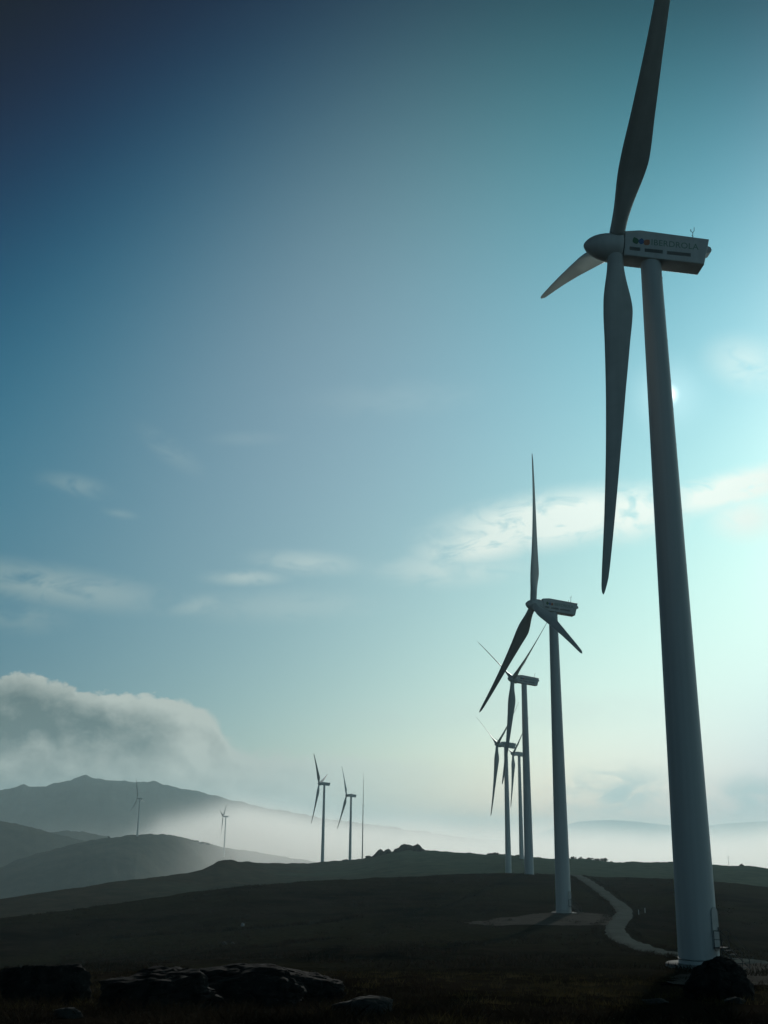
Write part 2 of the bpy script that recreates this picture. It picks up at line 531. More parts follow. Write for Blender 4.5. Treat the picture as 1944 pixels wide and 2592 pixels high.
def blade_mesh(pitch_deg, flex=0.0):
    r = np.concatenate([np.linspace(0.75, 12, 34, endpoint=False), np.linspace(12, 27, 14, endpoint=False), [27, 27.8, 28.3, 28.6, 28.8, 28.93, 29.0]])
    rf = np.linspace(-2, 32, 681)
    cf = np.interp(rf, [0.7, 1.9, 3.0, 4.2, 5.2, 6.2, 7.4, 9, 13.5, 18.5, 23.5, 26.5, 28.0, 29.5],
                   [1.15, 1.15, 1.36, 1.74, 2.02, 2.16, 2.06, 1.83, 1.36, 0.98, 0.69, 0.54, 0.45, 0.40])
    kk = np.exp(-np.linspace(-2.5, 2.5, 41) ** 2 / 2); cf = np.convolve(np.pad(cf, 20, 'edge'), kk / kk.sum(), 'valid')
    chord = np.interp(r, rf, cf) * np.interp(r, [27.4, 28.0, 28.5, 28.8, 28.95, 29.0], [1, .93, .72, .45, .22, .05])
    thick = np.interp(r, [0.7, 1.9, 3.4, 5.0, 6.5, 9, 13, 18, 24, 29], [1.0, 1.0, .66, .40, .30, .24, .20, .17, .15, .14])
    le = np.interp(r, [0.7, 1.9, 3.4, 6.2, 13, 24, 28, 29], [.5, .5, .47, .41, .42, .42, .45, .62])   # fraction of chord ahead of the axis
    twist = np.interp(r, [0.7, 4, 6.2, 10, 16, 22, 29], [13, 13, 11.5, 7.5, 3.5, 1.0, 0.0])
    q = r / R_ROT
    bend = 1.14 * q ** 2 + flex * 4 * q * (1 - q)
    blend = np.clip((r - 1.9) / 4.0, 0, 1); blend = blend * blend * (3 - 2 * blend)
    ns = 28
    V = []
    for i in range(len(r)):
        a = math.radians(pitch_deg + twist[i])
        L = np.array([math.sin(a), math.cos(a)])      # leading direction in (axis, tangent)
        N = np.array([math.cos(a), -math.sin(a)])
        for k in range(ns):
            t = 2 * math.pi * k / ns
            xc = 0.5 * (1 + math.cos(t))               # 1 = trailing edge
            circ = 0.5 * math.sin(t)
            foil = 2.6 * (0.2969 * math.sqrt(xc) - 0.126 * xc - 0.3516 * xc ** 2 + 0.2843 * xc ** 3 - 0.1036 * xc ** 4) * (1 if math.sin(t) >= 0 else -0.75)
            if abs(math.sin(t)) < 1e-9: foil = 0
            yy = (circ * (1 - blend[i]) + foil * 1.25 * blend[i]) * thick[i]
            p = L * ((le[i] - xc) * chord[i]) + N * (yy * chord[i])
            V.append((p[0] + bend[i], p[1], r[i]))
    F = []
    for i in range(len(r) - 1):
        for k in range(ns):
            k2 = (k + 1) % ns
            F.append((i * ns + k, i * ns + k2, (i + 1) * ns + k2, (i + 1) * ns + k))
    me = mesh_np('blade', V, F)
    bm = bmesh.new(); bm.from_mesh(me); bm.verts.ensure_lookup_table()
    bm.faces.new([bm.verts[k] for k in range(ns)][::-1])
    bm.faces.new([bm.verts[(len(r) - 1) * ns + k] for k in range(ns)])
    bmesh.ops.recalc_face_normals(bm, faces=bm.faces[:])
    bm.to_mesh(me); bm.free()
    me.polygons.foreach_set('use_smooth', [True] * len(me.polygons))
    return me


R_BASE, R_TOP = 1.26, 0.745


def tower_mesh():
    prof = [(R_BASE, 0.0)]
    for z in np.linspace(0.02, 0.98, 25):
        prof.append((R_BASE + (R_TOP - R_BASE) * z, z))
    prof.append((R_TOP, 1.0))
    me = lathe('tower', prof, 96)
    me.polygons.foreach_set('use_smooth', [True] * len(me.polygons))
    return me


def flange_mesh():
    me = lathe('flange', [(0.96, -0.5), (1.0, -0.5), (1.0, 0.5), (0.96, 0.5), (0.96, -0.5)], 64)
    return me


# spinner: axis along +X, nose forward; hub centre at the origin
def spinner_mesh():
    prof = [(0.0, 2.10), (0.10, 2.085), (0.24, 2.02), (0.42, 1.88), (0.62, 1.66), (0.80, 1.36), (0.94, 1.0), (1.04, 0.6), (1.10, 0.15), (1.12, -0.2), (1.12, -0.62), (1.09, -0.70), (0.0, -0.70)]
    me = lathe('spinner', prof, 48)
    me.transform(Matrix.Rotation(math.radians(90), 4, 'Y'))
    me.polygons.foreach_set('use_smooth', [True] * len(me.polygons))
    return me


NX0, NX1 = 2.15, -4.25       # nacelle front and rear along the axis
NW, NZB = 0.84, -1.12        # half width, underside


def nacelle_mesh():
    bm = bmesh.new()
    prof = [(NX0, NZB + .08), (NX0, 1.02), (NX0 - 1.15, 1.22), (NX1, 1.06), (NX1 + .12, .25), (NX1 + .36, NZB)]
    vs = [[bm.verts.new((x, s * NW, z)) for (x, z) in prof] for s in (-1, 1)]
    n = len(prof)
    bm.faces.new(vs[0]); bm.faces.new(vs[1][::-1])
    for i in range(n):
        j = (i + 1) % n
        bm.faces.new((vs[0][i], vs[0][j], vs[1][j], vs[1][i]))
    bmesh.ops.recalc_face_normals(bm, faces=bm.faces[:])
    # long edges rounded
    ed = [e for e in bm.edges if abs((e.verts[0].co - e.verts[1].co).y) < 1e-4]
    bmesh.ops.bevel(bm, geom=ed, offset=0.12, segments=4, affect='EDGES', profile=0.6)
    me = bm_mesh('nacelle', bm)
    me.polygons.foreach_set('use_smooth', [True] * len(me.polygons))
    me.set_sharp_from_angle(angle=math.radians(32))
    return me


def seam_mesh():       # dark gap between spinner and nacelle
    me = lathe('seal_ring', [(0.0, 0.0), (0.93, 0.0), (0.93, 0.28), (0.0, 0.28)], 40)
    me.transform(Matrix.Rotation(math.radians(90), 4, 'Y'))
    return me


def vent_mesh(x0, x1, z0, z1):
    bm = bmesh.new()
    n = 6
    add_box(bm, ((x0 + x1) / 2, NW + .004, (z0 + z1) / 2), (abs(x1 - x0), .012, z1 - z0))
    for k in range(n):
        z = z0 + (k + .5) * (z1 - z0) / n
        add_box(bm, ((x0 + x1) / 2, NW + .022, z), (abs(x1 - x0) * .98, .03, (z1 - z0) / n * .35), Matrix.Rotation(math.radians(28), 3, 'X'))
    return bm_mesh('vent', bm)


def text_mesh():
    cu = bpy.data.curves.new('lettering', 'FONT')
    cu.body = 'IBERDROLA'; cu.size = 1.0; cu.extrude = 0.008; cu.offset = 0.012; cu.space_character = 1.05
    ob = bpy.data.objects.new('lettering_source', cu); COL.objects.link(ob)
    dg = bpy.context.evaluated_depsgraph_get()
    me = bpy.data.meshes.new_from_object(ob.evaluated_get(dg))
    bpy.data.objects.remove(ob); bpy.data.curves.remove(cu)
    me.name = 'lettering'; me.materials.clear()
    xs = [v.co.x for v in me.vertices]; ys = [v.co.y for v in me.vertices]
    w = max(xs) - min(xs); h = max(ys) - min(ys)
    # width 3.65 m, height 0.50 m, written towards -X on the +Y side
    me.transform(Matrix(((-3.56 / w, 0, 0, 3.56 / w * min(xs)), (0, 0, 1, 0), (0, 0.50 / h, 0, -0.5 / h * min(ys)), (0, 0, 0, 1))))
    return me


def leaf_mesh(ang, ln, wd):
    """a drop-shaped leaf of the emblem in the plane of the shell"""
    pts = []
    for k in range(24):
        t = k / 24 * 2 * math.pi
        y = 0.5 * (1 - math.cos(t)) * ln
        x = wd * 0.5 * math.sin(t) * (math.sin(min(math.pi, math.pi * (y / ln) ** 0.75))) ** 0.6 * 1.25
        pts.append((x, y))
    bm = bmesh.new()
    c, s = math.cos(ang), math.sin(ang)
    lo = [bm.verts.new((-(x * c - y * s), 0.0, x * s + y * c)) for x, y in pts]
    hi = [bm.verts.new((v.co.x, 0.012, v.co.z)) for v in lo]
    bm.faces.new(lo); bm.faces.new(hi[::-1])
    for i in range(24):
        j = (i + 1) % 24
        bm.faces.new((lo[i], lo[j], hi[j], hi[i]))
    bmesh.ops.remove_doubles(bm, verts=bm.verts[:], dist=1e-5)
    return bm_mesh('emblem_leaf', bm)


def antenna_mesh():
    bm = bmesh.new()
    for s in (-1, 1):
        add_rod(bm, (0.12 * s, 0, 0), (0, 0, .42), .022, 6)
    add_rod(bm, (0, .12, 0), (0, 0, .42), .022, 6)
    add_rod(bm, (0, 0, .40), (0, 0, 1.0), .024, 6)
    add_rod(bm, (0, 0, .95), (-.10, 0, 1.12), .02, 6); add_rod(bm, (-.10, 0, 1.10), (-.10, 0, 1.42), .02, 6)
    add_rod(bm, (0, 0, .95), (.14, 0, 1.04), .018, 6); add_rod(bm, (.14, 0, 1.03), (.16, 0, 1.2), .03, 6)
    add_rod(bm, (-.06, 0, .62), (.1, 0, .70), .016, 6)
    return bm_mesh('wind_mast', bm)


def lamp_mesh():
    bm = bmesh.new()
    add_rod(bm, (0, 0, 0), (0, 0, .3), .02, 8); add_rod(bm, (0, 0, .24), (0, 0, .38), .04, 10)
    return bm_mesh('beacon', bm)


def rear_vent_mesh():
    bm = bmesh.new()
    v = [(.05, .42), (-.22, .34), (-.32, .12), (-.28, -.04), (.1, -.3)]
    s = [[bm.verts.new((x, k * .42, z)) for x, z in v] for k in (-1, 1)]
    bm.faces.new(s[0]); bm.faces.new(s[1][::-1])
    for i in range(5):
        j = (i + 1) % 5
        bm.faces.new((s[0][i], s[0][j], s[1][j], s[1][i]))
    return bm_mesh('exhaust_hood', bm)


def stairs_mesh():
    """short flight of steel steps with handrails up to a tower door, door at +X of its own frame"""
    bm = bmesh.new()
    n = 5; rise, run = 0.22, 0.25
    x0 = 0.55
    add_box(bm, (0.28, 0, n * rise + .02), (0.56, 0.95, 0.04))
    for i in range(n):
        add_box(bm, (x0 + (i + .5) * run, 0, (n - i - .5) * rise), (run * .95, 0.86, 0.035))
    for s in (-1, 1):
        y = s * .47
        a = (x0, y, n * rise); b = (x0 + n * run, y, 0.02)
        add_rod(bm, a, b, .035, 6)
        add_rod(bm, (0.08, y, n * rise), (0.08, y, n * rise + 1.0), .022, 6)
        add_rod(bm, (x0, y, n * rise), (x0, y, n * rise + 1.0), .022, 6)
        add_rod(bm, b, (b[0], y, 1.0), .022, 6)
        add_rod(bm, (0.08, y, n * rise + 1.0), (x0, y, n * rise + 1.0), .024, 6)
        add_rod(bm, (x0, y, n * rise + 1.0), (b[0], y, 1.0), .024, 6)
        add_rod(bm, (0.08, y, n * rise + .5), (x0, y, n * rise + .5), .016, 6)
        add_rod(bm, (x0, y, n * rise + .5), (b[0], y, .5), .016, 6)
        add_rod(bm, (x0 - .03, y, 0), (x0 - .03, y, n * rise), .03, 6)
    return bm_mesh('stairs', bm)


def door_mesh():
    bm = bmesh.new()
    w, h, r = .38, 1.0, .38
    pts = [(w * math.cos(t), h - .1 + r * math.sin(t)) for t in np.linspace(0, math.pi, 13)] + [(w * math.cos(t), -h + .1 + r * math.sin(t)) for t in np.linspace(math.pi, 2 * math.pi, 13)]
    a = [bm.verts.new((-.06, y, z)) for y, z in pts]; b = [bm.verts.new((.05, y, z)) for y, z in pts]
    bm.faces.new(a); bm.faces.new(b[::-1])
    for i in range(len(pts)):
        j = (i + 1) % len(pts)
        bm.faces.new((a[i], a[j], b[j], b[i]))
    return bm_mesh('door', bm)


def handle_mesh():
    bm = bmesh.new(); add_box(bm, (.08, .24, 0), (.05, .03, .2)); return bm_mesh('handle', bm)


def foundation_mesh():
    me = lathe('foundation', [(0.0, -1.2), (2.05, -1.2), (2.05, 0.10), (1.99, 0.16), (0.0, 0.16)], 48)
    return me


def bracket_mesh():
    bm = bmesh.new(); add_box(bm, (0.04, 0, 0), (0.10, 0.07, 0.09)); add_rod(bm, (.07, 0, -.07), (.07, 0, .07), .025, 8)
    return bm_mesh('edge_bracket', bm)


ME = dict(tower=tower_mesh(), flange=flange_mesh(), spinner=spinner_mesh(), nacelle=nacelle_mesh(), seal=seam_mesh(),
          text=text_mesh(), mast=antenna_mesh(), lamp=lamp_mesh(), hood=rear_vent_mesh(), stairs=stairs_mesh(), door=door_mesh(),
          handle=handle_mesh(), foundation=foundation_mesh(), clip=bracket_mesh(),
          v1=vent_mesh(1.75, .95, -.58, -.30), v2=vent_mesh(.62, -.75, -.60, -.32), v3=vent_mesh(-1.05, -2.85, -.62, -.34),
          lg=leaf_mesh(math.radians(24), .62, .40), lb=leaf_mesh(math.radians(-8), .56, .36), lo=leaf_mesh(math.radians(-38), .60, .40))
for k, mt in dict(tower='paint', flange='paint', spinner='nacelle', nacelle='nacelle', seal='seam', text='ink_green', mast='dark', lamp='dark',
                  hood='nacelle', stairs='dark', door='door', handle='dark', foundation='concrete', clip='steel', v1='vent', v2='vent', v3='vent',
                  lg='leaf_green', lb='leaf_blue', lo='leaf_orange').items():
    ME[k].materials.append(M[mt])
BLADES = {}

LABELS = {
    'A': 'tallest and nearest white wind turbine, its upper blade running out of the frame',
    'B': 'second nearest turbine, one thin blade straight up and one blade crossing its nacelle',
    'C': 'third turbine of the row, tower just left of the second turbine, three spread blades',
    'D': 'slim hazy turbine whose tower is crossed by the hanging blade of the third turbine',
    'E': 'small hazy turbine with its tower partly hidden behind the left edge of the third tower',
    'F': 'left and larger turbine of the pair on the ridge left of the rocks',
    'G': 'smaller turbine between the larger ridge turbine and the thin mast',
    'H': 'far turbine on the foggy left hill with one blade shining white',
    'I': 'faint far turbine whose tower foot fades into fog before the left hill',
}


def child(name, me, parent, mat_local=None, loc=None):
    o = bpy.data.objects.new(name, me); COL.objects.link(o); o.parent = parent
    if mat_local is not None: o.matrix_local = mat_local
    elif loc is not None: o.location = loc
    return o


def build_turbine(key, x, y, zhub, psi, phi, ov, tilt, pitch, zb, detail):
    if zb is None:
        zb = (hill_z(x, y) if key in 'HI' else gz(x, y)) - 0.25
    H = zhub - zb
    psi_r, tau = math.radians(psi), math.radians(tilt)
    root = empty('wind_turbine', (x, y, zb), psi_r)
    tag(root, LABELS[key], 'wind turbine', 'wind turbines of the wind farm')
    axis = Matrix.Rotation(-tau, 4, 'Y')
    zh = H + ov * math.sin(tau)
    zn = zh - 0.62 if key == 'A' else zh - 0.05
    th = zn - 0.75
    tw = child('tower', ME['tower'], root, Matrix.Diagonal((1, 1, th, 1)))
    nac = child('nacelle', ME['nacelle'], root, Matrix.Translation((0, 0, zn)) @ axis)
    hub = Matrix.Translation(Vector((ov * math.cos(tau), 0, zh))) @ axis
    child('spinner', ME['spinner'], root, Matrix.Translation((2.95 - ov, 0, -0.45 if key == 'A' else 0)) @ hub)
    child('seal_ring', ME['seal'], nac, Matrix.Translation((NX0 - 0.02, 0, 0)))
    for k in range(3):
        bk = (pitch, 0.62 if (key == 'A' and k == 2) else 0.0)
        if bk not in BLADES:
            BLADES[bk] = blade_mesh(*bk); BLADES[bk].materials.append(M['blade'])
        child('blade', BLADES[bk], root, hub @ Matrix.Rotation(-(math.radians(phi) + 2 * math.pi * k / 3), 4, 'X'))
    if detail >= 1:
        for nm, kk, mx in (('exhaust_hood', 'hood', Matrix.Translation((NX1, 0, .3))), ('wind_mast', 'mast', Matrix.Translation((NX1 + 1.0, 0, 1.05))),
                           ('beacon', 'lamp', Matrix.Translation((NX1 + 1.5, .2, 1.08)))):
            child(nm, ME[kk], nac, mx)
        child('lettering', ME['text'], nac, Matrix.Translation((0.12, NW - .004, .02)))
        ex = NX0 - 1.28
        for nm, kk, dx in (('emblem_leaf', 'lg', .38), ('emblem_leaf', 'lb', .06), ('emblem_leaf', 'lo', -.26)):
            child(nm, ME[kk], nac, Matrix.Translation((ex + dx * .86, NW - .002, -.02)))
        for kk in ('v1', 'v2', 'v3'):
            child('vent', ME[kk], nac, Matrix())
        child('foundation', ME['foundation'], root, Matrix())
    if detail >= 2:
        # ring flanges between the tower sections
        for f in (0.008,):
            rr = R_BASE + (R_TOP - R_BASE) * f + .012
            fl = child('flange', ME['flange'], root, Matrix.Translation((0, 0, th * f + .03)) @ Matrix.Diagonal((rr, rr, .10, 1)))
        # door, on the side turned right of the viewer
        for ang, zz in ((math.radians(-44), 1.12),):
            a = ang - psi_r
            m = Matrix.Rotation(a, 4, 'Z')
            slope = math.atan2(R_BASE - R_TOP, th)
            d = child('door', ME['door'], root, m @ Matrix.Translation((R_BASE - .03, 0, 1.1 + 1.12)) @ Matrix.Rotation(-slope, 4, 'Y'))
            child('handle', ME['handle'], d, Matrix())
            child('stairs', ME['stairs'], root, m @ Matrix.Translation((R_BASE + .02, 0, 0.05)))
        if detail >= 3:  # small brackets added up one edge of the tower to show as sunlit dots
            a = math.radians(2) - psi_r
            for f in (.97, .915, .865, .80, .755, .70, .60, .52):
                rr = R_BASE + (R_TOP - R_BASE) * f
                child('edge_bracket', ME['clip'], root, Matrix.Rotation(a, 4, 'Z') @ Matrix.Translation((rr - .04, 0, th * f)))
    return root


for row, det in zip(TURB, (3, 2, 1, 1, 0, 0, 0, 0, 0)):
    build_turbine(*row, det)

# ------------------------------------------------------------------ measuring mast on the ridge
bp = ground_hit(917, 2182)
az_m, _ = azsl(917, 2174)
dm = D_A(az_m) * 0.985
mx, my = dm * math.sin(az_m), dm * math.cos(az_m)
mz = gz(mx, my)
_, s_top = azsl(916.4, 1957)
mast = empty('measuring_mast', (mx, my, mz))
tag(mast, 'thin tapering steel measuring mast on the ridge left of the rocks', 'mast')
hm = s_top * dm - mz
bm = bmesh.new(); add_rod(bm, (0, 0, -1), (0, 0, hm * .55), .42, 12, .26); add_rod(bm, (0, 0, hm * .55), (0, 0, hm * .86), .25, 12, .14); me = bm_mesh('pole', bm)
link('pole', me, M['steel'], mast)
bm = bmesh.new(); add_rod(bm, (0, 0, hm * .86), (0, 0, hm), .12, 8, .05); link('lightning_rod', bm_mesh('lightning_rod', bm), M['steel'], mast)
for f in (.62, .9):
    bm = bmesh.new(); add_rod(bm, (-.9, 0, 0), (.9, 0, 0), .05, 6); add_rod(bm, (.85, 0, 0), (.85, 0, .4), .05, 6)
    o = link('sensor_arm', bm_mesh('sensor_arm', bm), M['steel'], mast); o.location = (0, 0, hm * f)

# ------------------------------------------------------------------ track, pads
TRACK = [(1440, 2203.5), (1463, 2218), (1500, 2240.5), (1532, 2262), (1562, 2284), (1580, 2306), (1571, 2331), (1557, 2350), (1568, 2371), (1597, 2389), (1641, 2404), (1716, 2420), (1790, 2428), (1880, 2434), (1990, 2441)]


def track_points():
    P = []
    for (u, v) in TRACK[1:]:
        h = ground_hit(u, v); P.append(Vector((h.x, h.y)))
    # beyond the crest it goes on over the hill
    d0 = (P[0] - P[1]).normalized()
    P.insert(0, P[0] + d0 * 14 + Vector((-4, 4))); P.insert(0, P[0] + d0 * 26 + Vector((-14, 10)))
    out = []
    for i in range(len(P) - 1):
        p0 = P[max(i - 1, 0)]; p1 = P[i]; p2 = P[i + 1]; p3 = P[min(i + 2, len(P) - 1)]
        n = max(4, int((p2 - p1).length / 0.8))
        for k in range(n):
            t = k / n
            out.append(0.5 * ((2 * p1) + (p2 - p0) * t + (2 * p0 - 5 * p1 + 4 * p2 - p3) * t * t + (3 * p1 - p0 - 3 * p2 + p3) * t ** 3))
    out.append(P[-1])
    return out


TP = track_points()


def strip(name, pts, w, mat, lift, cols=7, off=0.0, crown=0.0, wob=0.25):
    V = []; F = []
    for i, p in enumerate(pts):
        a = pts[max(i - 3, 0)]; b = pts[min(i + 3, len(pts) - 1)]
        t = (b - a).normalized(); nrm = Vector((t.y, -t.x))
        wl = w * (1 + wob * .3 * noise.noise((p.x * .2, p.y * .2, 3))) / 2
        for k in range(cols):
            s = (k / (cols - 1) * 2 - 1)
            q = p + nrm * (off + s * wl)
            V.append((q.x, q.y, gz(q.x, q.y) + lift - (0.25 if k in (0, cols - 1) else 0)))
    for i in range(len(pts) - 1):
        for k in range(cols - 1):
            F.append((i * cols + k, i * cols + k + 1, (i + 1) * cols + k + 1, (i + 1) * cols + k))
    return link(name, mesh_np(name, V, F), mat, smooth=True)


tag(strip('track', TP, 3.0, M['track'], 0.16, 9, wob=0.9), kind='structure')


def pad(px, lift, mat, name='gravel_pad', step=0.6):
    P = [ground_hit(u, v) for u, v in px]
    P = [Vector((p.x, p.y)) for p in P]
    xs = [p.x for p in P]; ys = [p.y for p in P]

    def inside(x, y):
        r = False; j = len(P) - 1
        for i in range(len(P)):
            if (P[i].y > y) != (P[j].y > y) and x < (P[j].x - P[i].x) * (y - P[i].y) / (P[j].y - P[i].y) + P[i].x: r = not r
            j = i
        return r
    gx = np.arange(min(xs) - step, max(xs) + step, step); gy = np.arange(min(ys) - step, max(ys) + step, step)
    ins = {(i, j) for i, x in enumerate(gx) for j, y in enumerate(gy) if inside(x + .5 * noise.noise((x * .6, y * .6, 1)), y + .5 * noise.noise((x * .6, y * .6, 5)))}
    V = []; ids = {}; F = []

    def vid(i, j):
        if (i, j) not in ids:
            ids[(i, j)] = len(V); x, y = gx[0] + i * step, gy[0] + j * step
            V.append((x, y, gz(x, y) + lift))
        return ids[(i, j)]
    for (i, j) in ins:
        F.append((vid(i, j), vid(i + 1, j), vid(i + 1, j + 1), vid(i, j + 1)))
    return tag(link(name, mesh_np(name, V, F), mat, smooth=True), kind='structure')


pad([(1175, 2338), (1260, 2325), (1385, 2312), (1470, 2311), (1540, 2318), (1552, 2333), (1545, 2345), (1450, 2345), (1240, 2345)], 0.10, M['pad'])
pad([(1682, 2496), (1700, 2480), (1752, 2455), (1810, 2436), (1850, 2436), (1960, 2444), (1990, 2478), (1960, 2498), (1900, 2503), (1800, 2500)], 0.06, M['pad'], step=0.25)


# pale gravel edge strip right of the nearest tower is the track passing behind it (built above)

# ------------------------------------------------------------------ rocks
def rock_mesh(name, size, seed, sub=5, rough=0.22, flat=0.0):
    bm = bmesh.new()
    bmesh.ops.create_icosphere(bm, subdivisions=sub, radius=1.0)
    rs = random.Random(seed)
    planes = [(Vector((rs.gauss(0, 1), rs.gauss(0, 1), rs.gauss(0, .7))).normalized(), rs.uniform(.60, .94)) for _ in range(18)]
    off = Vector((rs.uniform(-50, 50), rs.uniform(-50, 50), rs.uniform(-50, 50)))
    for v in bm.verts:
        p = v.co.copy()
        for n, d in planes:
            e = p.dot(n) - d
            if e > 0: p -= n * e * .94
        q = p * 1.3 + off
        p += p.normalized() * (rough * noise.fractal(q, 1.0, 2.1, 5) * .55)
        p += p.normalized() * rough * .25 * noise.noise(q * 4.5)
        crack = max(0.0, 1 - abs(noise.noise(q * 1.7 + Vector((5, 2, 8)))) * 14)
        p -= p.normalized() * crack * .07
        p += p.normalized() * rough * .10 * noise.noise(q * 14)
        p.z = p.z if p.z > -0.6 else -0.6
        v.co = Vector((p.x * size[0], p.y * size[1], p.z * size[2]))
    me = bm_mesh(name, bm)
    me.polygons.foreach_set('use_smooth', [True] * len(me.polygons))
    me.set_sharp_from_angle(angle=math.radians(38))
    return me


def place_rock(u, v, wpx, hpx, seed, label, mat='rock', depth=1.0, group=None, name='boulder', sub=6, dist=None, rz=0.0, cat='rock', bury=.25):
    """u, v: middle of the visible foot; wpx, hpx: its size in the view"""
    if dist is None:
        h = ground_hit(u, v)
        x, y = h.x, h.y; d = math.hypot(x, y)
    else:
        az, _ = azsl(u, v); d = dist; x, y = d * math.sin(az), d * math.cos(az)
    m = d / F_PX * 1.03
    w = wpx * m; hh = hpx * m
    me = rock_mesh(name, (w * .56, w * .5 * depth, hh / 1.15), seed, sub)
    o = link(name, me, M[mat])
    o.location = (x, y + w * .5 * depth * .6, gz(x, y + w * .5 * depth * .6) + hh * (.36 - bury * .5))
    o.rotation_euler = (0, 0, rz)
    return tag(o, label, cat, group)


FG = 'boulders in the dark foreground'
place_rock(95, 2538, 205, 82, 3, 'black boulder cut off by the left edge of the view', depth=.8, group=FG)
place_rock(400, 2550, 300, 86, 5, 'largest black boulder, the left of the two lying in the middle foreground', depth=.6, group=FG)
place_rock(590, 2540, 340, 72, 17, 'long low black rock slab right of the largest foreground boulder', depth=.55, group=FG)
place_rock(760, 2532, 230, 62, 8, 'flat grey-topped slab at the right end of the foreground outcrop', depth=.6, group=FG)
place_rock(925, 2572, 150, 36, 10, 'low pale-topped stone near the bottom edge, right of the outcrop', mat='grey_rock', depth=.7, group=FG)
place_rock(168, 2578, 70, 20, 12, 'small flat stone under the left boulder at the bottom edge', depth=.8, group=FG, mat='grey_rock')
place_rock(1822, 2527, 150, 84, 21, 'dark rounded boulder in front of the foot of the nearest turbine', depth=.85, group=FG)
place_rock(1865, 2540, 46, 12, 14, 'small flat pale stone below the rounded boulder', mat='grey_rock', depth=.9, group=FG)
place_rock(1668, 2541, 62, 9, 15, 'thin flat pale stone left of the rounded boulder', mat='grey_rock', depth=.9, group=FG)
place_rock(614, 2345, 8, 8, 31, 'tiny whitish stone on the dark slope above the long heather bank', mat='pale_rock', sub=3, name='stone', cat='stone')
place_rock(568, 2392, 14, 7, 33, 'small grey stone on the dark slope, left of two below the bank', mat='grey_rock', sub=3, name='stone', cat='stone')
place_rock(588, 2391, 10, 6, 34, 'small grey stone on the dark slope, right of two below the bank', mat='grey_rock', sub=3, name='stone', cat='stone')

TOR = 'rocks of the tor on the ridge'


def crag(outline_px, depth, seed, label):
    """a weathered block whose silhouette follows the given outline, with real thickness behind it"""
    us = [p[0] for p in outline_px]
    az, _ = azsl(sum(us) / len(us), 2160)
    d = float(D_A(az)) * 0.985
    P = [azsl(u, v) for u, v in outline_px]
    c = Vector((d * math.sin(az), d * math.cos(az), 0))
    tx = Vector((math.cos(az), -math.sin(az), 0)); dp = Vector((math.sin(az), math.cos(az), 0))
    z0 = min(sl * d for a, sl in P) - 1.5
    loc = c + Vector((0, 0, z0))
    pts = [((a - az) * d, sl * d - z0) for a, sl in P]
    # resample the outline
    R = []
    for i in range(len(pts)):
        x0, y0 = pts[i]; x1, y1 = pts[(i + 1) % len(pts)]
        n = max(1, int(math.hypot(x1 - x0, y1 - y0) / .45))
        for k in range(n): R.append((x0 + (x1 - x0) * k / n, y0 + (y1 - y0) * k / n))
    cx = sum(p[0] for p in R) / len(R)
    bm = bmesh.new(); layers = []
    for (o, sx, sz) in ((-1.0, .55, .45), (-.8, .80, .72), (-.45, .95, .93), (-.1, 1, 1), (.3, .97, .96), (.7, .85, .78), (1.0, .6, .5)):
        L = []
        for (x, z) in R:
            q = Vector((x * .35, o * depth * .35, z * .35 + seed))
            nz = noise.noise(q * 1.1) * .35 + noise.noise(q * 3.0) * .16
            edge = 1 - abs(o)
            L.append(bm.verts.new(tx * (cx + (x - cx) * sx) + dp * (o * depth + noise.noise(q * 2.0 + Vector((9, 0, 0))) * .8) + Vector((0, 0, z * sz + nz * (1.2 - .9 * edge)))))
        layers.append(L)
    n = len(R)
    for A, B in zip(layers[:-1], layers[1:]):
        for i in range(n):
            j = (i + 1) % n
            bm.faces.new((A[i], A[j], B[j], B[i]))
    bm.faces.new(layers[0]); bm.faces.new(layers[-1][::-1])
    me = bm_mesh('crag', bm)
    o = link('boulder', me, M['rock']); o.location = loc
    return tag(o, label, 'rock', TOR)


crag([(936, 2176), (942, 2168), (950, 2160), (956, 2153), (963, 2149), (968, 2152), (972, 2156), (974, 2176)], 4.5, 51, 'pointed dark rock at the left end of the tor')
crag([(969, 2174), (970, 2156), (976, 2151), (984, 2148.5), (989, 2152), (993, 2160), (994, 2174)], 4.0, 57, 'rounded rock of the tor left of its narrow notch')
crag([(991, 2172), (994, 2158), (998, 2149.5), (1010, 2145), (1014, 2139), (1024, 2136), (1036, 2138), (1047, 2141), (1049, 2172)], 5.5, 63, 'broad flat-topped rock in the middle of the tor')
crag([(1045, 2170), (1045, 2141), (1051, 2139.5), (1057, 2135.5), (1063, 2139), (1069, 2147), (1077, 2152), (1092, 2156), (1097, 2170)], 5.0, 68, 'rock with a small knob sloping down at the right end of the tor')
for (u, v, w, h, sd, lab) in [
    (932, 2178, 14, 4, 57, 'low outlying rock on the ridge between mast and tor'),
    (874, 2184, 15, 5, 59, 'low dark rock on the ridge at the foot of the smaller ridge turbine'),
]:
    az, _ = azsl(u, v)
    place_rock(u, v, w, h, sd, lab, group=TOR, sub=4, dist=float(D_A(az)) * .985, depth=.8, bury=-.15)


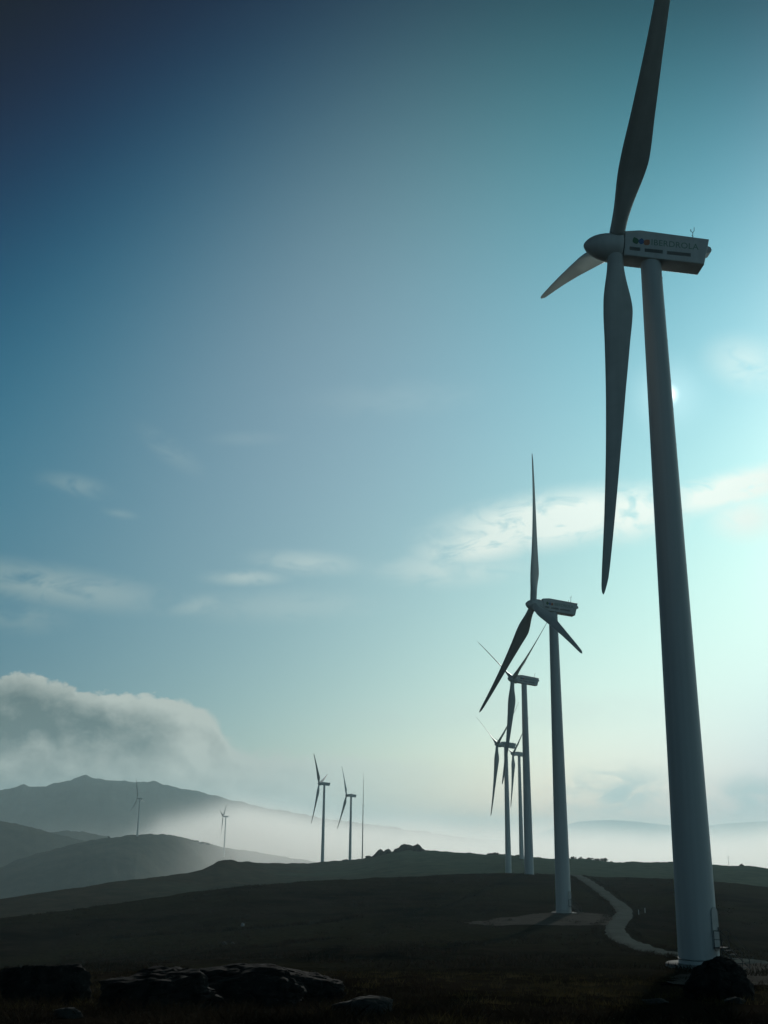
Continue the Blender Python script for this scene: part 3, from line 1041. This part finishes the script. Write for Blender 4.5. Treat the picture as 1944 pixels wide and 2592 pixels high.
# ------------------------------------------------------------------ bushes, marker posts, pole
def leaf_cloud(name, size, n, seed, mat, parent=None, leaf=.14, lumps=7):
    """foliage of many small leaf faces grouped in clumps"""
    r = np.random.default_rng(seed)
    cs = r.normal(0, 1, (lumps, 3)) * np.array([.42, .42, .22]); cs[:, 2] = np.abs(cs[:, 2]) + .25
    c = cs[r.integers(0, lumps, n)]
    dirs = r.normal(0, 1, (n, 3)); dirs /= np.linalg.norm(dirs, axis=1)[:, None]
    p = c + dirs * (.42 * r.random((n, 1)) ** .4)
    p[:, 2] = np.abs(p[:, 2]) * .95
    p = p * np.array(size)
    a = r.normal(0, 1, (n, 3)); a /= np.linalg.norm(a, axis=1)[:, None]
    b = np.cross(a, r.normal(0, 1, (n, 3))); b /= np.linalg.norm(b, axis=1)[:, None]
    s = (leaf * r.uniform(.6, 1.4, (n, 1)))
    V = np.stack([p - a * s, p + b * s * .45, p + a * s, p - b * s * .45], 1).reshape(-1, 3)
    F = np.arange(4 * n).reshape(n, 4)
    return link(name, mesh_np(name, V, F), mat, parent)


def bush(u, v, wpx, hpx, seed, label, group, dist=None, name='gorse_bush', cat='bush'):
    az, _ = azsl(u, v)
    d = dist if dist else float(D_A(az)) * .992
    x, y = d * math.sin(az), d * math.cos(az)
    m = d / F_PX
    t = empty(name, (x, y, gz(x, y) - .2))
    tag(t, label, cat, group)
    w, h = wpx * m, hpx * m
    leaf_cloud('foliage', (w * .62, w * .5, h), 900, seed, M['gorse'], t, leaf=max(.16, .05 * w))
    bm = bmesh.new()
    rs = random.Random(seed)
    for k in range(5):
        add_rod(bm, (0, 0, -.2), (rs.uniform(-.35, .35) * w, rs.uniform(-.3, .3) * w, h * .55), .07, 6, .03)
    link('stem', bm_mesh('stem', bm), M['dark'], t)
    return t


SK = 'bushes along the skyline of the green ridge'
bush(1449, 2176, 10, 7, 61, 'small round dark bush on the skyline just right of the second tower', SK)
bush(1469, 2177, 12, 5, 62, 'low bush on the skyline right of the round bush', SK)
bush(1490, 2178, 15, 5, 63, 'low bush on the skyline left of the tall block-shaped bush', SK)
bush(1512, 2179, 17, 7, 64, 'mid-height bush joining the tall block-shaped bush from the left', SK)
bush(1532, 2181, 19, 9, 65, 'tall block-shaped bush ending the row on the skyline', SK)
bush(1548, 2184, 7, 4, 66, 'tiny bush on the skyline right of the block-shaped bush', SK)
bush(1247, 2165, 26, 6, 67, 'long low bush on the skyline left of the hazy slim towers', SK)
bush(1308, 2167, 15, 4, 68, 'low bush on the skyline between the two hazy slim towers', SK)
bush(1876, 2194, 10, 5, 69, 'small bush on the skyline right of the nearest tower, by the thin pole', SK)
bush(1912, 2196, 16, 4, 70, 'low bush on the skyline near the right edge of the view', SK)
bush(1130, 2159, 12, 3, 71, 'tiny bush on the skyline right of the tor', SK)
L1B = 'bushes on the crest of the left hill'
for i, (u, v, w, h, lab) in enumerate([
        (276, 2121, 6, 5, 'lone dot-like bush on the crest of the foggy hill, left of the far turbine'),
        (486, 2128, 9, 4, 'bush on the hill crest, first of four descending towards the fog'),
        (497, 2130, 9, 4, 'bush on the hill crest, second of four descending towards the fog'),
        (512, 2134, 11, 4, 'bush on the hill crest, third of four descending towards the fog'),
        (526, 2137, 9, 3, 'bush on the hill crest, last of four descending towards the fog')]):
    az, sl = azsl(u, v)
    d = 1596.0; x, y = d * math.sin(az), d * math.cos(az)
    t = tag(empty('gorse_bush', (x, y, sl * d - .6)), lab, 'bush', L1B)
    m = d / F_PX
    leaf_cloud('foliage', (w * m * .62, w * m * .5, h * m), 500, 80 + i, M['gorse'], t, leaf=.4)

for (u, v, lab) in ((1617, 2316, 'left short white marker post beside the bend of the track'), (1633, 2311, 'right short white marker post beside the bend of the track')):
    h = ground_hit(u, v)
    p = empty('marker_post', (h.x, h.y, gz(h.x, h.y)))
    tag(p, lab, 'post', 'marker posts by the track')
    bm = bmesh.new(); add_box(bm, (0, 0, .35), (.12, .05, .9)); link('post', bm_mesh('post', bm), M['white_post'], p)
    bm = bmesh.new(); add_box(bm, (0, 0, .86), (.13, .06, .12)); link('band', bm_mesh('band', bm), M['dark'], p)

az, _ = azsl(1845, 2192)
d = float(D_A(az)) * 1.01; x, y = d * math.sin(az), d * math.cos(az)
pl = tag(empty('utility_pole', (x, y, gz(x, y))), 'thin faint pole with two crossarms on the skyline right of the nearest tower', 'pole')
bm = bmesh.new(); add_rod(bm, (0, 0, -1), (0, 0, 5.4), .10, 8, .07); link('pole', bm_mesh('pole', bm), M['steel'], pl)
for z in (5.0, 4.0):
    bm = bmesh.new(); add_box(bm, (0, 0, z), (1.7, .1, .1)); link('crossarm', bm_mesh('crossarm', bm), M['steel'], pl)


# ------------------------------------------------------------------ ground cover
def tufts(name, pts, blades, hgt, spread, wid, mat, seed):
    r = np.random.default_rng(seed)
    n = len(pts); P = np.repeat(pts, blades, 0)
    sc = np.repeat(r.uniform(.5, 1.4, n), blades)
    N = len(P)
    ang = r.uniform(0, 2 * np.pi, N); rad = spread * sc * np.sqrt(r.random(N)) * .6
    base = P + np.stack([np.cos(ang) * rad, np.sin(ang) * rad, -0.04 * np.ones(N)], 1)
    lean = r.normal(0, .45, (N, 2)) + np.stack([np.cos(ang), np.sin(ang)], 1) * .35
    h = hgt * sc * r.uniform(.5, 1.25, N)
    tip = base + np.stack([lean[:, 0] * h, lean[:, 1] * h, h], 1)
    mid = base * .45 + tip * .55 + np.stack([0 * h, 0 * h, .10 * h], 1)
    wa = r.uniform(0, np.pi, N); w = np.stack([np.cos(wa), np.sin(wa), 0 * wa], 1) * (wid * sc)[:, None]
    V = np.stack([base - w, base + w, mid + w * .7, tip, mid - w * .7], 1).reshape(-1, 3)
    F = (np.arange(N)[:, None] * 5 + np.array([[0, 1, 2, 3, 4]]))
    return tag(link(name, mesh_np(name, V, F), mat), kind='stuff')


def scatter(n, d0, d1, thr, seed, a0=-22, a1=22):
    r = np.random.default_rng(seed)
    d = np.exp(r.uniform(np.log(d0), np.log(d1), n)); az = np.radians(r.uniform(a0, a1, n))
    x, y = d * np.sin(az), d * np.cos(az)
    k = fbm(x, y, 3.5 + d * .05, 3, seed) > thr
    x, y = x[k], y[k]
    tp = np.array([(p.x, p.y) for p in TP[::3]])
    far = np.min(np.hypot(x[:, None] - tp[None, :, 0], y[:, None] - tp[None, :, 1]), 1) > 3.0
    far &= np.hypot(x - 19.87, y - 71.67) > 7.5
    far &= np.hypot((x - 31) / 1.8, y - 178) > 9
    x, y = x[far], y[far]
    z = np.array([gz(a, b) for a, b in zip(x, y)])
    return np.stack([x, y, z], 1)


g1 = tag(tufts('grass', scatter(5200, 6, 45, -.15, 101), 18, .12, .20, .004, M['grass'], 1), 'low tufts of dry grass on the dark foreground slope', 'grass')
g2 = tag(tufts('heather', scatter(4200, 6, 60, .05, 102), 26, .15, .34, .006, M['heather'], 2), 'dark heather clumps over the near slope', 'heather')
# coarser clumps further out
g3 = tag(tufts('heather', scatter(7000, 60, 310, .0, 103), 14, .28, .9, .03, M['heather'], 3), 'dark heather covering the far part of the near slope', 'heather')

# heather growing along both sides of the track, and the two dark banks across the slope
side = []
for i, p in enumerate(TP):
    a = TP[max(i - 2, 0)]; b = TP[min(i + 2, len(TP) - 1)]
    t = (b - a).normalized(); nrm = Vector((t.y, -t.x))
    for s in (-1, 1):
        for k in range(3):
            q = p + nrm * s * (1.85 + .9 * rng.random()) + t * rng.random() * .8
            side.append((q.x, q.y, gz(q.x, q.y)))
tag(tufts('roadside_heather', np.array(side), 14, .26, .6, .02, M['heather'], 5), 'dark heather fringe along both sides of the track', 'heather')


def bank(px, lab, seed, hgt):
    P = [ground_hit(u, v) for u, v in px]
    pts = []
    for a, b in zip(P[:-1], P[1:]):
        L = (b - a).length
        for k in range(int(L / .35)):
            q = a.lerp(b, k * .35 / L)
            for _ in range(2):
                x, y = q.x + rng.normal(0, .35), q.y + rng.normal(0, .35)
                if noise.noise((x * .12, y * .12, seed)) > -.35: pts.append((x, y, gz(x, y)))
    return tag(tufts('heather_bank', np.array(pts), 16, hgt, .8, .035, M['heather'], seed), lab, 'heather bank')


bank([(285, 2373), (420, 2366), (560, 2358), (680, 2348), (760, 2341), (850, 2331), (910, 2322)], 'long dark bank of heather running across the slope', 7, .5)
bank([(540, 2413), (640, 2402), (720, 2390), (800, 2380), (860, 2375)], 'shorter dark bank of heather below the long one', 8, .35)

# ------------------------------------------------------------------ air: haze box and valley fog
SUN_PX = (1688, 999)
sun_d = ray(*SUN_PX)
SUN_EL = math.asin(sun_d.z); SUN_AZ = math.atan2(sun_d.x, sun_d.y)


def box_object(name, lo, hi):
    bm = bmesh.new()
    add_box(bm, tuple((a + b) / 2 for a, b in zip(lo, hi)), tuple(b - a for a, b in zip(lo, hi)))
    return link(name, bm_mesh(name, bm))


HAZE_DENSITY, HAZE_G = 1.2e-4, 0.35
m, nt = new_mat('haze_air')
pv = nt.n('ShaderNodeVolumePrincipled'); out = nt.n('ShaderNodeOutputMaterial')
pv.inputs['Color'].default_value = (0.68, 0.94, 1.0, 1); pv.inputs['Density'].default_value = HAZE_DENSITY; pv.inputs['Anisotropy'].default_value = HAZE_G
nt.t.links.new(pv.outputs[0], out.inputs['Volume'])
hz = box_object('haze', (-17000, -17000, -245), (17000, 17000, 290)); hz.data.materials.append(m)
tag(hz, kind='stuff')

FOG_X0, FOG_X1 = -1500.0, 5200.0
m, nt = new_mat('valley_fog')
tc = nt.n('ShaderNodeTexCoord').outputs['Object']
sp = nt.n('ShaderNodeSeparateXYZ'); nt.t.links.new(tc, sp.inputs[0])
big = nt.noise(tc, 0.0016, 3, 0.55, 0.3)
det = nt.noise(tc, 0.007, 4, 0.6, 0.4)
# bearing of the fog edge: thick to the right, thinning out in wisps to the left
ang = nt.m('DIVIDE', sp.outputs[0], sp.outputs[1])
ang = nt.m('ADD', ang, nt.m('MULTIPLY', nt.m('SUBTRACT', big, 0.5), 0.10))
top = nt.rng(ang, -0.26, -0.115, 14.0, 50.0, smooth=True)
top = nt.m('ADD', top, nt.m('MULTIPLY', nt.m('SUBTRACT', sp.outputs[1], 3000.0), 0.014))
top = nt.m('SUBTRACT', top, nt.rng(ang, -0.08, 0.08, 0.0, 30.0))
top = nt.m('ADD', top, nt.m('MULTIPLY', nt.m('SUBTRACT', big, 0.5), 130.0))
top = nt.m('ADD', top, nt.m('MULTIPLY', nt.m('SUBTRACT', det, 0.5), 130.0))
dens = nt.rng(nt.m('SUBTRACT', top, sp.outputs[2]), -70.0, nt.rng(ang, -0.12, 0.0, 95.0, 150.0), 0.0, 1.0, smooth=True)
thin = nt.rng(nt.m('ADD', ang, nt.m('MULTIPLY', nt.m('SUBTRACT', det, 0.5), 0.10)), -0.24, -0.105, 0.05, 1.0, smooth=True)
dens = nt.m('MULTIPLY', nt.m('MULTIPLY', nt.m('MULTIPLY', dens, dens), thin), nt.rng(sp.outputs[1], 1200.0, 2300.0, 0.0004, 0.0075, smooth=True))
pv = nt.n('ShaderNodeVolumePrincipled'); out = nt.n('ShaderNodeOutputMaterial')
pv.inputs['Color'].default_value = (1.0, 0.985, 0.955, 1); nt.t.links.new(dens, pv.inputs['Density']); pv.inputs['Anisotropy'].default_value = 0.50
nt.t.links.new(pv.outputs[0], out.inputs['Volume'])
fg = box_object('fog_bank', (FOG_X0, 1120, -240), (FOG_X1, 3900, 110)); fg.data.materials.append(m)
tag(fg, 'white bank of low fog filling the valley behind the ridge', 'fog', kind='stuff')

# ------------------------------------------------------------------ sky
world = bpy.data.worlds.new('World'); scene.world = world; world.use_nodes = True
nt = NT(world.node_tree)
SKY_STRENGTH = 0.10
BEHIND = (0.33, 0.44, 0.52)        # the sky opposite a low sun is much darker
sky = nt.n('ShaderNodeTexSky', sky_type='NISHITA', sun_disc=False)
sky.sun_elevation = SUN_EL; sky.sun_rotation = SUN_AZ
sky.altitude = 900; sky.air_density = 1.0; sky.dust_density = 0.0; sky.ozone_density = 1.5
gen = nt.n('ShaderNodeTexCoord').outputs['Generated']
nrm = nt.n('ShaderNodeVectorMath', operation='NORMALIZE'); nt.t.links.new(gen, nrm.inputs[0]); D = nrm.outputs[0]
sp = nt.n('ShaderNodeSeparateXYZ'); nt.t.links.new(D, sp.inputs[0])
AZ = nt.m('MULTIPLY', nt.m('ARCTAN2', sp.outputs[0], sp.outputs[1]), 180 / math.pi)
EL = nt.m('MULTIPLY', nt.m('ARCSINE', sp.outputs[2]), 180 / math.pi)
comb = nt.n('ShaderNodeCombineXYZ'); nt.t.links.new(AZ, comb.inputs[0]); nt.t.links.new(EL, comb.inputs[1]); AE = comb.outputs[0]


def azel(u, v):
    d = ray(u, v)
    return math.degrees(math.atan2(d.x, d.y)), math.degrees(math.asin(d.z))


dot = nt.n('ShaderNodeVectorMath', operation='DOT_PRODUCT'); nt.t.links.new(D, dot.inputs[0]); dot.inputs[1].default_value = sun_d
SANG = nt.m('MULTIPLY', nt.m('ARCCOSINE', nt.m('MINIMUM', dot.outputs['Value'], 1.0)), 180 / math.pi)

# clear sky with the cool cast of the morning air: darker and bluer away from the sun, paler towards it and the horizon
SKY_K = [[0.0605, 0.5304, 0.2018, -0.4429, -0.8579, -0.4649, -0.7151, 0.5118, -1.1067, 0.6708, -0.4049, 0.8656, -1.6136, 1.2607], [0.0895, 0.6549, 0.2431, -0.0334, -0.3514, -0.3263, -0.3788, 0.2092, -0.3507, 0.1194, -0.4574, 0.5665, -1.0445, 0.4371], [-0.2425, 0.5109, 0.2592, 0.0195, -0.1616, -0.4398, -0.5229, 0.1033, -0.1946, 0.0612, -0.0911, 0.1124, -0.5895, 0.2748]]
XA = nt.m('DIVIDE', nt.m('MINIMUM', nt.m('MAXIMUM', AZ, -26.0), 24.0), 20.0)
XE = nt.m('DIVIDE', nt.m('SUBTRACT', nt.m('MINIMUM', nt.m('MAXIMUM', EL, 0.0), 48.0), 20.0), 20.0)
XA2 = nt.m('MULTIPLY', XA, XA); XE2 = nt.m('MULTIPLY', XE, XE)
FEAT = [None, XA, XE, XA2, nt.m('MULTIPLY', XA, XE), XE2, nt.m('MULTIPLY', XE2, XE), nt.m('MULTIPLY', XA, XE2), nt.m('MULTIPLY', XA2, XE), nt.m('MULTIPLY', XA2, XA), nt.m('MULTIPLY', XE2, XE2), nt.m('MULTIPLY', nt.m('MULTIPLY', XE2, XE), XA), nt.m('MULTIPLY', XA2, XE2), nt.m('MULTIPLY', nt.m('MULTIPLY', XA2, XA), XE)]
chan = []
for k in SKY_K:
    v = None
    for c, f in zip(k, FEAT):
        if f is None: v = c
        else: v = nt.m('MULTIPLY_ADD', f, c, v)
    chan.append(nt.m('EXPONENT', v))
cc = nt.n('ShaderNodeCombineColor')
for i in range(3): nt.t.links.new(chan[i], cc.inputs[i])
clear = nt.mix(1.0, sky.outputs[0], cc.outputs[0], 'MULTIPLY')
behind = nt.mix(nt.rng(SANG, 38.0, 95.0, 0.0, 1.0, smooth=True), rgba((1, 1, 1)), rgba(BEHIND))
clear = nt.mix(1.0, clear, behind, 'MULTIPLY')
bg_col = clear

# streaky cloud patches: (u, v, half length, half height, tilt, weight)
WISPS = [(1395, 1318, 270, 66, 7, 1.15), (1230, 1375, 170, 50, 10, .95), (1590, 1300, 130, 66, 4, 1.0), (1860, 1238, 190, 42, 9, 1.15), (1890, 1310, 80, 55, 0, .75),
         (90, 1478, 300, 48, -4, .62), (200, 1500, 150, 36, -8, .45), (620, 1462, 95, 20, 2, .5), (775, 1425, 130, 30, -2, .42), (190, 1228, 80, 26, -6, .26), (305, 1300, 40, 12, -6, .18),
         (500, 1532, 80, 26, 8, .34), (620, 1110, 90, 18, 4, .07), (430, 1140, 90, 30, -30, .12), (1890, 920, 90, 60, -20, .35), (1130, 1440, 180, 44, 0, .42), (30, 1560, 120, 40, 0, .34),
         (1000, 1010, 220, 44, 3, .06), (700, 1535, 240, 40, 3, .2), (1330, 1800, 420, 46, 1, .22), (1050, 1820, 260, 30, 0, .18)]
n1 = nt.n('ShaderNodeMapping'); nt.t.links.new(AE, n1.inputs['Vector']); n1.inputs['Scale'].default_value = (0.55, 1.15, 1); n1.inputs['Rotation'].default_value = (0, 0, math.radians(-6))
wn = nt.noise(n1.outputs[0], 0.9, 7, 0.58, 0.7)
wn2 = nt.noise(n1.outputs[0], 0.28, 4, 0.55, 0.5)
acc = None
deg = math.degrees(1 / F_PX)
for (u, v, a, b, tilt, w) in WISPS:
    a0, e0 = azel(u, v)
    ca = math.cos(math.radians(e0))
    mp = nt.n('ShaderNodeMapping', vector_type='TEXTURE'); nt.t.links.new(AE, mp.inputs['Vector'])
    mp.inputs['Location'].default_value = (a0, e0, 0); mp.inputs['Rotation'].default_value = (0, 0, math.radians(tilt))
    mp.inputs['Scale'].default_value = (a * deg / ca * 1.1, b * deg * 1.1, 1)
    ln = nt.n('ShaderNodeVectorMath', operation='LENGTH'); nt.t.links.new(mp.outputs[0], ln.inputs[0])
    g = nt.rng(ln.outputs['Value'], 0.0, 1.35, w, 0.0, smooth=True)
    acc = g if acc is None else nt.m('MAXIMUM', acc, g)
f_w = nt.m('MULTIPLY', acc, nt.rng(nt.m('ADD', nt.m('MULTIPLY', wn, .65), nt.m('MULTIPLY', wn2, .35)), 0.33, 0.55, 0.06, 1.0, smooth=True))
f_w = nt.m('MULTIPLY', f_w, 1.25, clamp=True)
# clouds brighten towards the sun
cb = nt.rng(SANG, 0.0, 40.0, 1.0, 0.0)
cb = nt.m('POWER', cb, 1.15)
ccol = nt.mix(cb, rgba((2.0, 3.1, 3.3)), rgba((10.4, 11.6, 10.7)))
bg_col = nt.mix(f_w, bg_col, ccol)

# blue-grey gaps low on the right
GAPS = [(1560, 2005, 140, 62, 2, .8), (1470, 2040, 70, 30, 0, .5), (1890, 2015, 90, 52, 8, .75), (1700, 1990, 120, 26, 6, .3)]
acc = None
for (u, v, a, b, tilt, w) in GAPS:
    a0, e0 = azel(u, v)
    mp = nt.n('ShaderNodeMapping', vector_type='TEXTURE'); nt.t.links.new(AE, mp.inputs['Vector'])
    mp.inputs['Location'].default_value = (a0, e0, 0); mp.inputs['Rotation'].default_value = (0, 0, math.radians(tilt)); mp.inputs['Scale'].default_value = (a * deg * 1.1, b * deg * 1.1, 1)
    ln = nt.n('ShaderNodeVectorMath', operation='LENGTH'); nt.t.links.new(mp.outputs[0], ln.inputs[0])
    g = nt.rng(ln.outputs['Value'], 0.1, 1.3, w, 0.0, smooth=True)
    acc = g if acc is None else nt.m('MAXIMUM', acc, g)
gapf = nt.m('MULTIPLY', acc, nt.rng(nt.noise(n1.outputs[0], 0.8, 6, .6, .6), .36, .62, .25, 1.0, smooth=True))
bg_col = nt.mix(gapf, bg_col, rgba((3.6, 5.5, 5.6)))

# the big bank of cumulus over the mountain on the left
TOPS = [(-900, 1690), (-500, 1700), (-150, 1708), (0, 1709), (50, 1706), (120, 1712), (180, 1720), (200, 1733), (300, 1745), (380, 1753), (460, 1756), (510, 1776), (548, 1812), (566, 1842), (590, 1868), (640, 1884),
        (750, 1888), (850, 1890), (960, 1894), (1100, 1906), (1250, 1935), (1500, 2040)]
pts = [azel(u, v) for u, v in TOPS]
a_lo, a_hi = pts[0][0], pts[-1][0]
e_lo, e_hi = 0.0, 14.0
cv = nt.n('ShaderNodeFloatCurve')
c = cv.mapping.curves[0]
for i, (a, e) in enumerate(pts):
    X = (a - a_lo) / (a_hi - a_lo); Y = (e - e_lo) / (e_hi - e_lo)
    if i == 0: c.points[0].location = (X, Y)
    elif i == 1: c.points[1].location = (X, Y)
    else: c.points.new(X, Y)
cv.mapping.extend = 'HORIZONTAL'; cv.mapping.update()
n2 = nt.n('ShaderNodeMapping'); nt.t.links.new(AE, n2.inputs['Vector']); n2.inputs['Scale'].default_value = (0.85, 1.05, 1)


def billow(off):
    """rounded cauliflower heaps: folded noise in four octaves"""
    v = nt.n('ShaderNodeVectorMath', operation='ADD'); nt.t.links.new(n2.outputs[0], v.inputs[0]); v.inputs[1].default_value = off
    warp = nt.n('ShaderNodeTexNoise'); nt.t.links.new(v.outputs[0], warp.inputs['Vector']); warp.inputs['Scale'].default_value = 0.8; warp.inputs['Detail'].default_value = 3
    w1 = nt.n('ShaderNodeVectorMath', operation='SUBTRACT'); nt.t.links.new(warp.outputs['Color'], w1.inputs[0]); w1.inputs[1].default_value = (.5, .5, .5)
    w2 = nt.n('ShaderNodeVectorMath', operation='SCALE'); nt.t.links.new(w1.outputs[0], w2.inputs[0]); w2.inputs['Scale'].default_value = 0.5
    w3 = nt.n('ShaderNodeVectorMath', operation='ADD'); nt.t.links.new(v.outputs[0], w3.inputs[0]); nt.t.links.new(w2.outputs[0], w3.inputs[1])
    acc = None
    for sc, am in ((0.34, 1.0), (0.72, .60), (1.5, .30), (3.1, .20), (6.5, .10)):
        f = nt.noise(w3.outputs[0], sc, 1, .5)
        g = nt.m('MULTIPLY', nt.m('ABSOLUTE', nt.m('SUBTRACT', f, 0.5)), 2.0 * am)
        acc = g if acc is None else nt.m('ADD', acc, g)
    return acc


aw = nt.n('ShaderNodeTexNoise'); nt.t.links.new(n2.outputs[0], aw.inputs['Vector']); aw.inputs['Scale'].default_value = 0.6; aw.inputs['Detail'].default_value = 5
aw1 = nt.n('ShaderNodeVectorMath', operation='SUBTRACT'); nt.t.links.new(aw.outputs['Color'], aw1.inputs[0]); aw1.inputs[1].default_value = (.5, .5, .5)
aw2 = nt.n('ShaderNodeVectorMath', operation='MULTIPLY'); nt.t.links.new(aw1.outputs[0], aw2.inputs[0]); aw2.inputs[1].default_value = (3.0, 2.2, 0)
aw3 = nt.n('ShaderNodeVectorMath', operation='ADD'); nt.t.links.new(AE, aw3.inputs[0]); nt.t.links.new(aw2.outputs[0], aw3.inputs[1]); AEW = aw3.outputs[0]
bil = billow((3.1, 1.7, 0)); bil_s = billow((3.1 + .38, 1.7 + .42, 0))
puff = nt.noise(n2.outputs[0], 0.75, 8, 0.6, 0.35)
puff2 = nt.noise(n2.outputs[0], 0.26, 4, 0.5, 0.6)
nt.t.links.new(nt.rng(nt.m('ADD', AZ, nt.m('MULTIPLY', nt.m('SUBTRACT', puff, .5), 0.7)), a_lo, a_hi), cv.inputs['Value'])
topel = nt.m('MULTIPLY_ADD', cv.outputs[0], e_hi - e_lo, e_lo)
depth = nt.m('ADD', nt.m('SUBTRACT', topel, EL), nt.m('MULTIPLY_ADD', nt.m('SUBTRACT', bil, .45), 0.95, nt.m('MULTIPLY', nt.m('SUBTRACT', puff, .5), .5)))
soft = nt.rng(AZ, azel(420, 1800)[0], azel(760, 1900)[0], 0.22, 0.85)
cum = nt.rng(nt.m('DIVIDE', depth, soft), -0.1, 1.0, 0.0, 1.0, smooth=True)
cum = nt.m('MULTIPLY', cum, nt.rng(AZ, azel(640, 1900)[0], azel(1400, 1950)[0], 1.0, 0.0, smooth=True))
# pale rim above where the light comes through, grey belly, paler again low down and towards the sun
sh = nt.m('ADD', nt.rng(depth, 0.05, 1.1, 0.78, 0.20, smooth=True), nt.rng(EL, 5.2, 3.6, 0.0, .20, smooth=True))
sh = nt.m('MULTIPLY_ADD', nt.m('SUBTRACT', bil, bil_s), 0.46, sh)
sh = nt.m('MULTIPLY_ADD', nt.m('SUBTRACT', puff2, .5), 0.45, sh)
sh = nt.m('MULTIPLY_ADD', nt.m('SUBTRACT', puff, .5), 0.55, sh)
sh = nt.m('ADD', sh, nt.rng(AZ, azel(60, 1900)[0], azel(620, 1900)[0], -.02, .46, smooth=True))
# broad lit heaps and shaded hollows of the cloud body
for (u, v, a, b, tilt, w) in [(505, 1815, 95, 70, 20, .30), (280, 1778, 130, 30, -6, .30), (110, 1835, 260, 75, 0, -.22), (378, 1905, 70, 38, 8, -.34), (300, 1850, 120, 40, -10, -.12),
                              (55, 1915, 70, 34, 25, .26), (460, 1900, 90, 36, -15, .24), (585, 1900, 60, 40, 0, -.12), (640, 1905, 120, 24, 0, .14), (180, 1935, 150, 30, 0, .10)]:
    a0, e0 = azel(u, v)
    mp = nt.n('ShaderNodeMapping', vector_type='TEXTURE'); nt.t.links.new(AEW, mp.inputs['Vector'])
    mp.inputs['Location'].default_value = (a0, e0, 0); mp.inputs['Rotation'].default_value = (0, 0, math.radians(tilt)); mp.inputs['Scale'].default_value = (a * deg * 1.1, b * deg * 1.1, 1)
    ln = nt.n('ShaderNodeVectorMath', operation='LENGTH'); nt.t.links.new(mp.outputs[0], ln.inputs[0])
    sh = nt.m('ADD', sh, nt.rng(ln.outputs['Value'], 0.0, 1.4, w, 0.0, smooth=True))
sh = nt.m('ADD', sh, 0.0, clamp=True)
cumcol = nt.mix(sh, rgba((0.95, 1.5, 1.55)), rgba((4.7, 5.3, 4.9)))
cumcol = nt.mix(nt.rng(AZ, azel(560, 1900)[0], azel(900, 1900)[0], 0.0, 0.9, smooth=True), cumcol, nt.mix(nt.rng(AZ, azel(620, 1900)[0], azel(1150, 1900)[0]), rgba((4.9, 5.7, 5.3)), rgba((6.9, 7.5, 6.8))))
bg_col = nt.mix(cum, bg_col, cumcol)

# the sun itself, half hidden by the nearest tower
disc = nt.m('MULTIPLY', nt.m('POWER', nt.rng(SANG, 0.05, 0.85, 1.0, 0.0), 3.0), 30.0)
glare = nt.m('MULTIPLY', nt.m('POWER', nt.rng(SANG, 0.2, 3.2, 1.0, 0.0, smooth=True), 2.0), 1.6)
gl = nt.m('ADD', disc, glare)
gc = nt.n('ShaderNodeCombineColor')
for i, k in enumerate((1.0, 1.0, 0.94)): nt.set(gc.inputs[i], nt.m('MULTIPLY', gl, k))
bg_col = nt.mix(1.0, bg_col, gc.outputs[0], 'ADD')

bgn = nt.n('ShaderNodeBackground'); nt.set(bgn.inputs['Color'], bg_col); bgn.inputs['Strength'].default_value = SKY_STRENGTH
wo = nt.n('ShaderNodeOutputWorld'); nt.t.links.new(bgn.outputs[0], wo.inputs['Surface'])

sl = bpy.data.lights.new('sun', 'SUN'); sl.energy = 2.0; sl.angle = math.radians(0.5); sl.color = (1.0, 0.96, 0.88)
so = bpy.data.objects.new('sun', sl); COL.objects.link(so)
so.rotation_euler = (-sun_d).to_track_quat('-Z', 'Y').to_euler()
so.location = sun_d * 300

# ------------------------------------------------------------------ render settings
scene.render.engine = 'CYCLES'
scene.cycles.use_denoising = True
scene.cycles.max_bounces = 8
scene.cycles.diffuse_bounces = 3
scene.cycles.volume_bounces = 5
scene.cycles.volume_step_rate = 1.0
scene.cycles.volume_max_steps = 256
scene.cycles.sample_clamp_indirect = 8.0
scene.view_settings.view_transform = 'Standard'
scene.view_settings.look = 'None'
scene.view_settings.exposure = 0.0
scene.view_settings.gamma = 1.0
scene.view_settings.use_curve_mapping = False
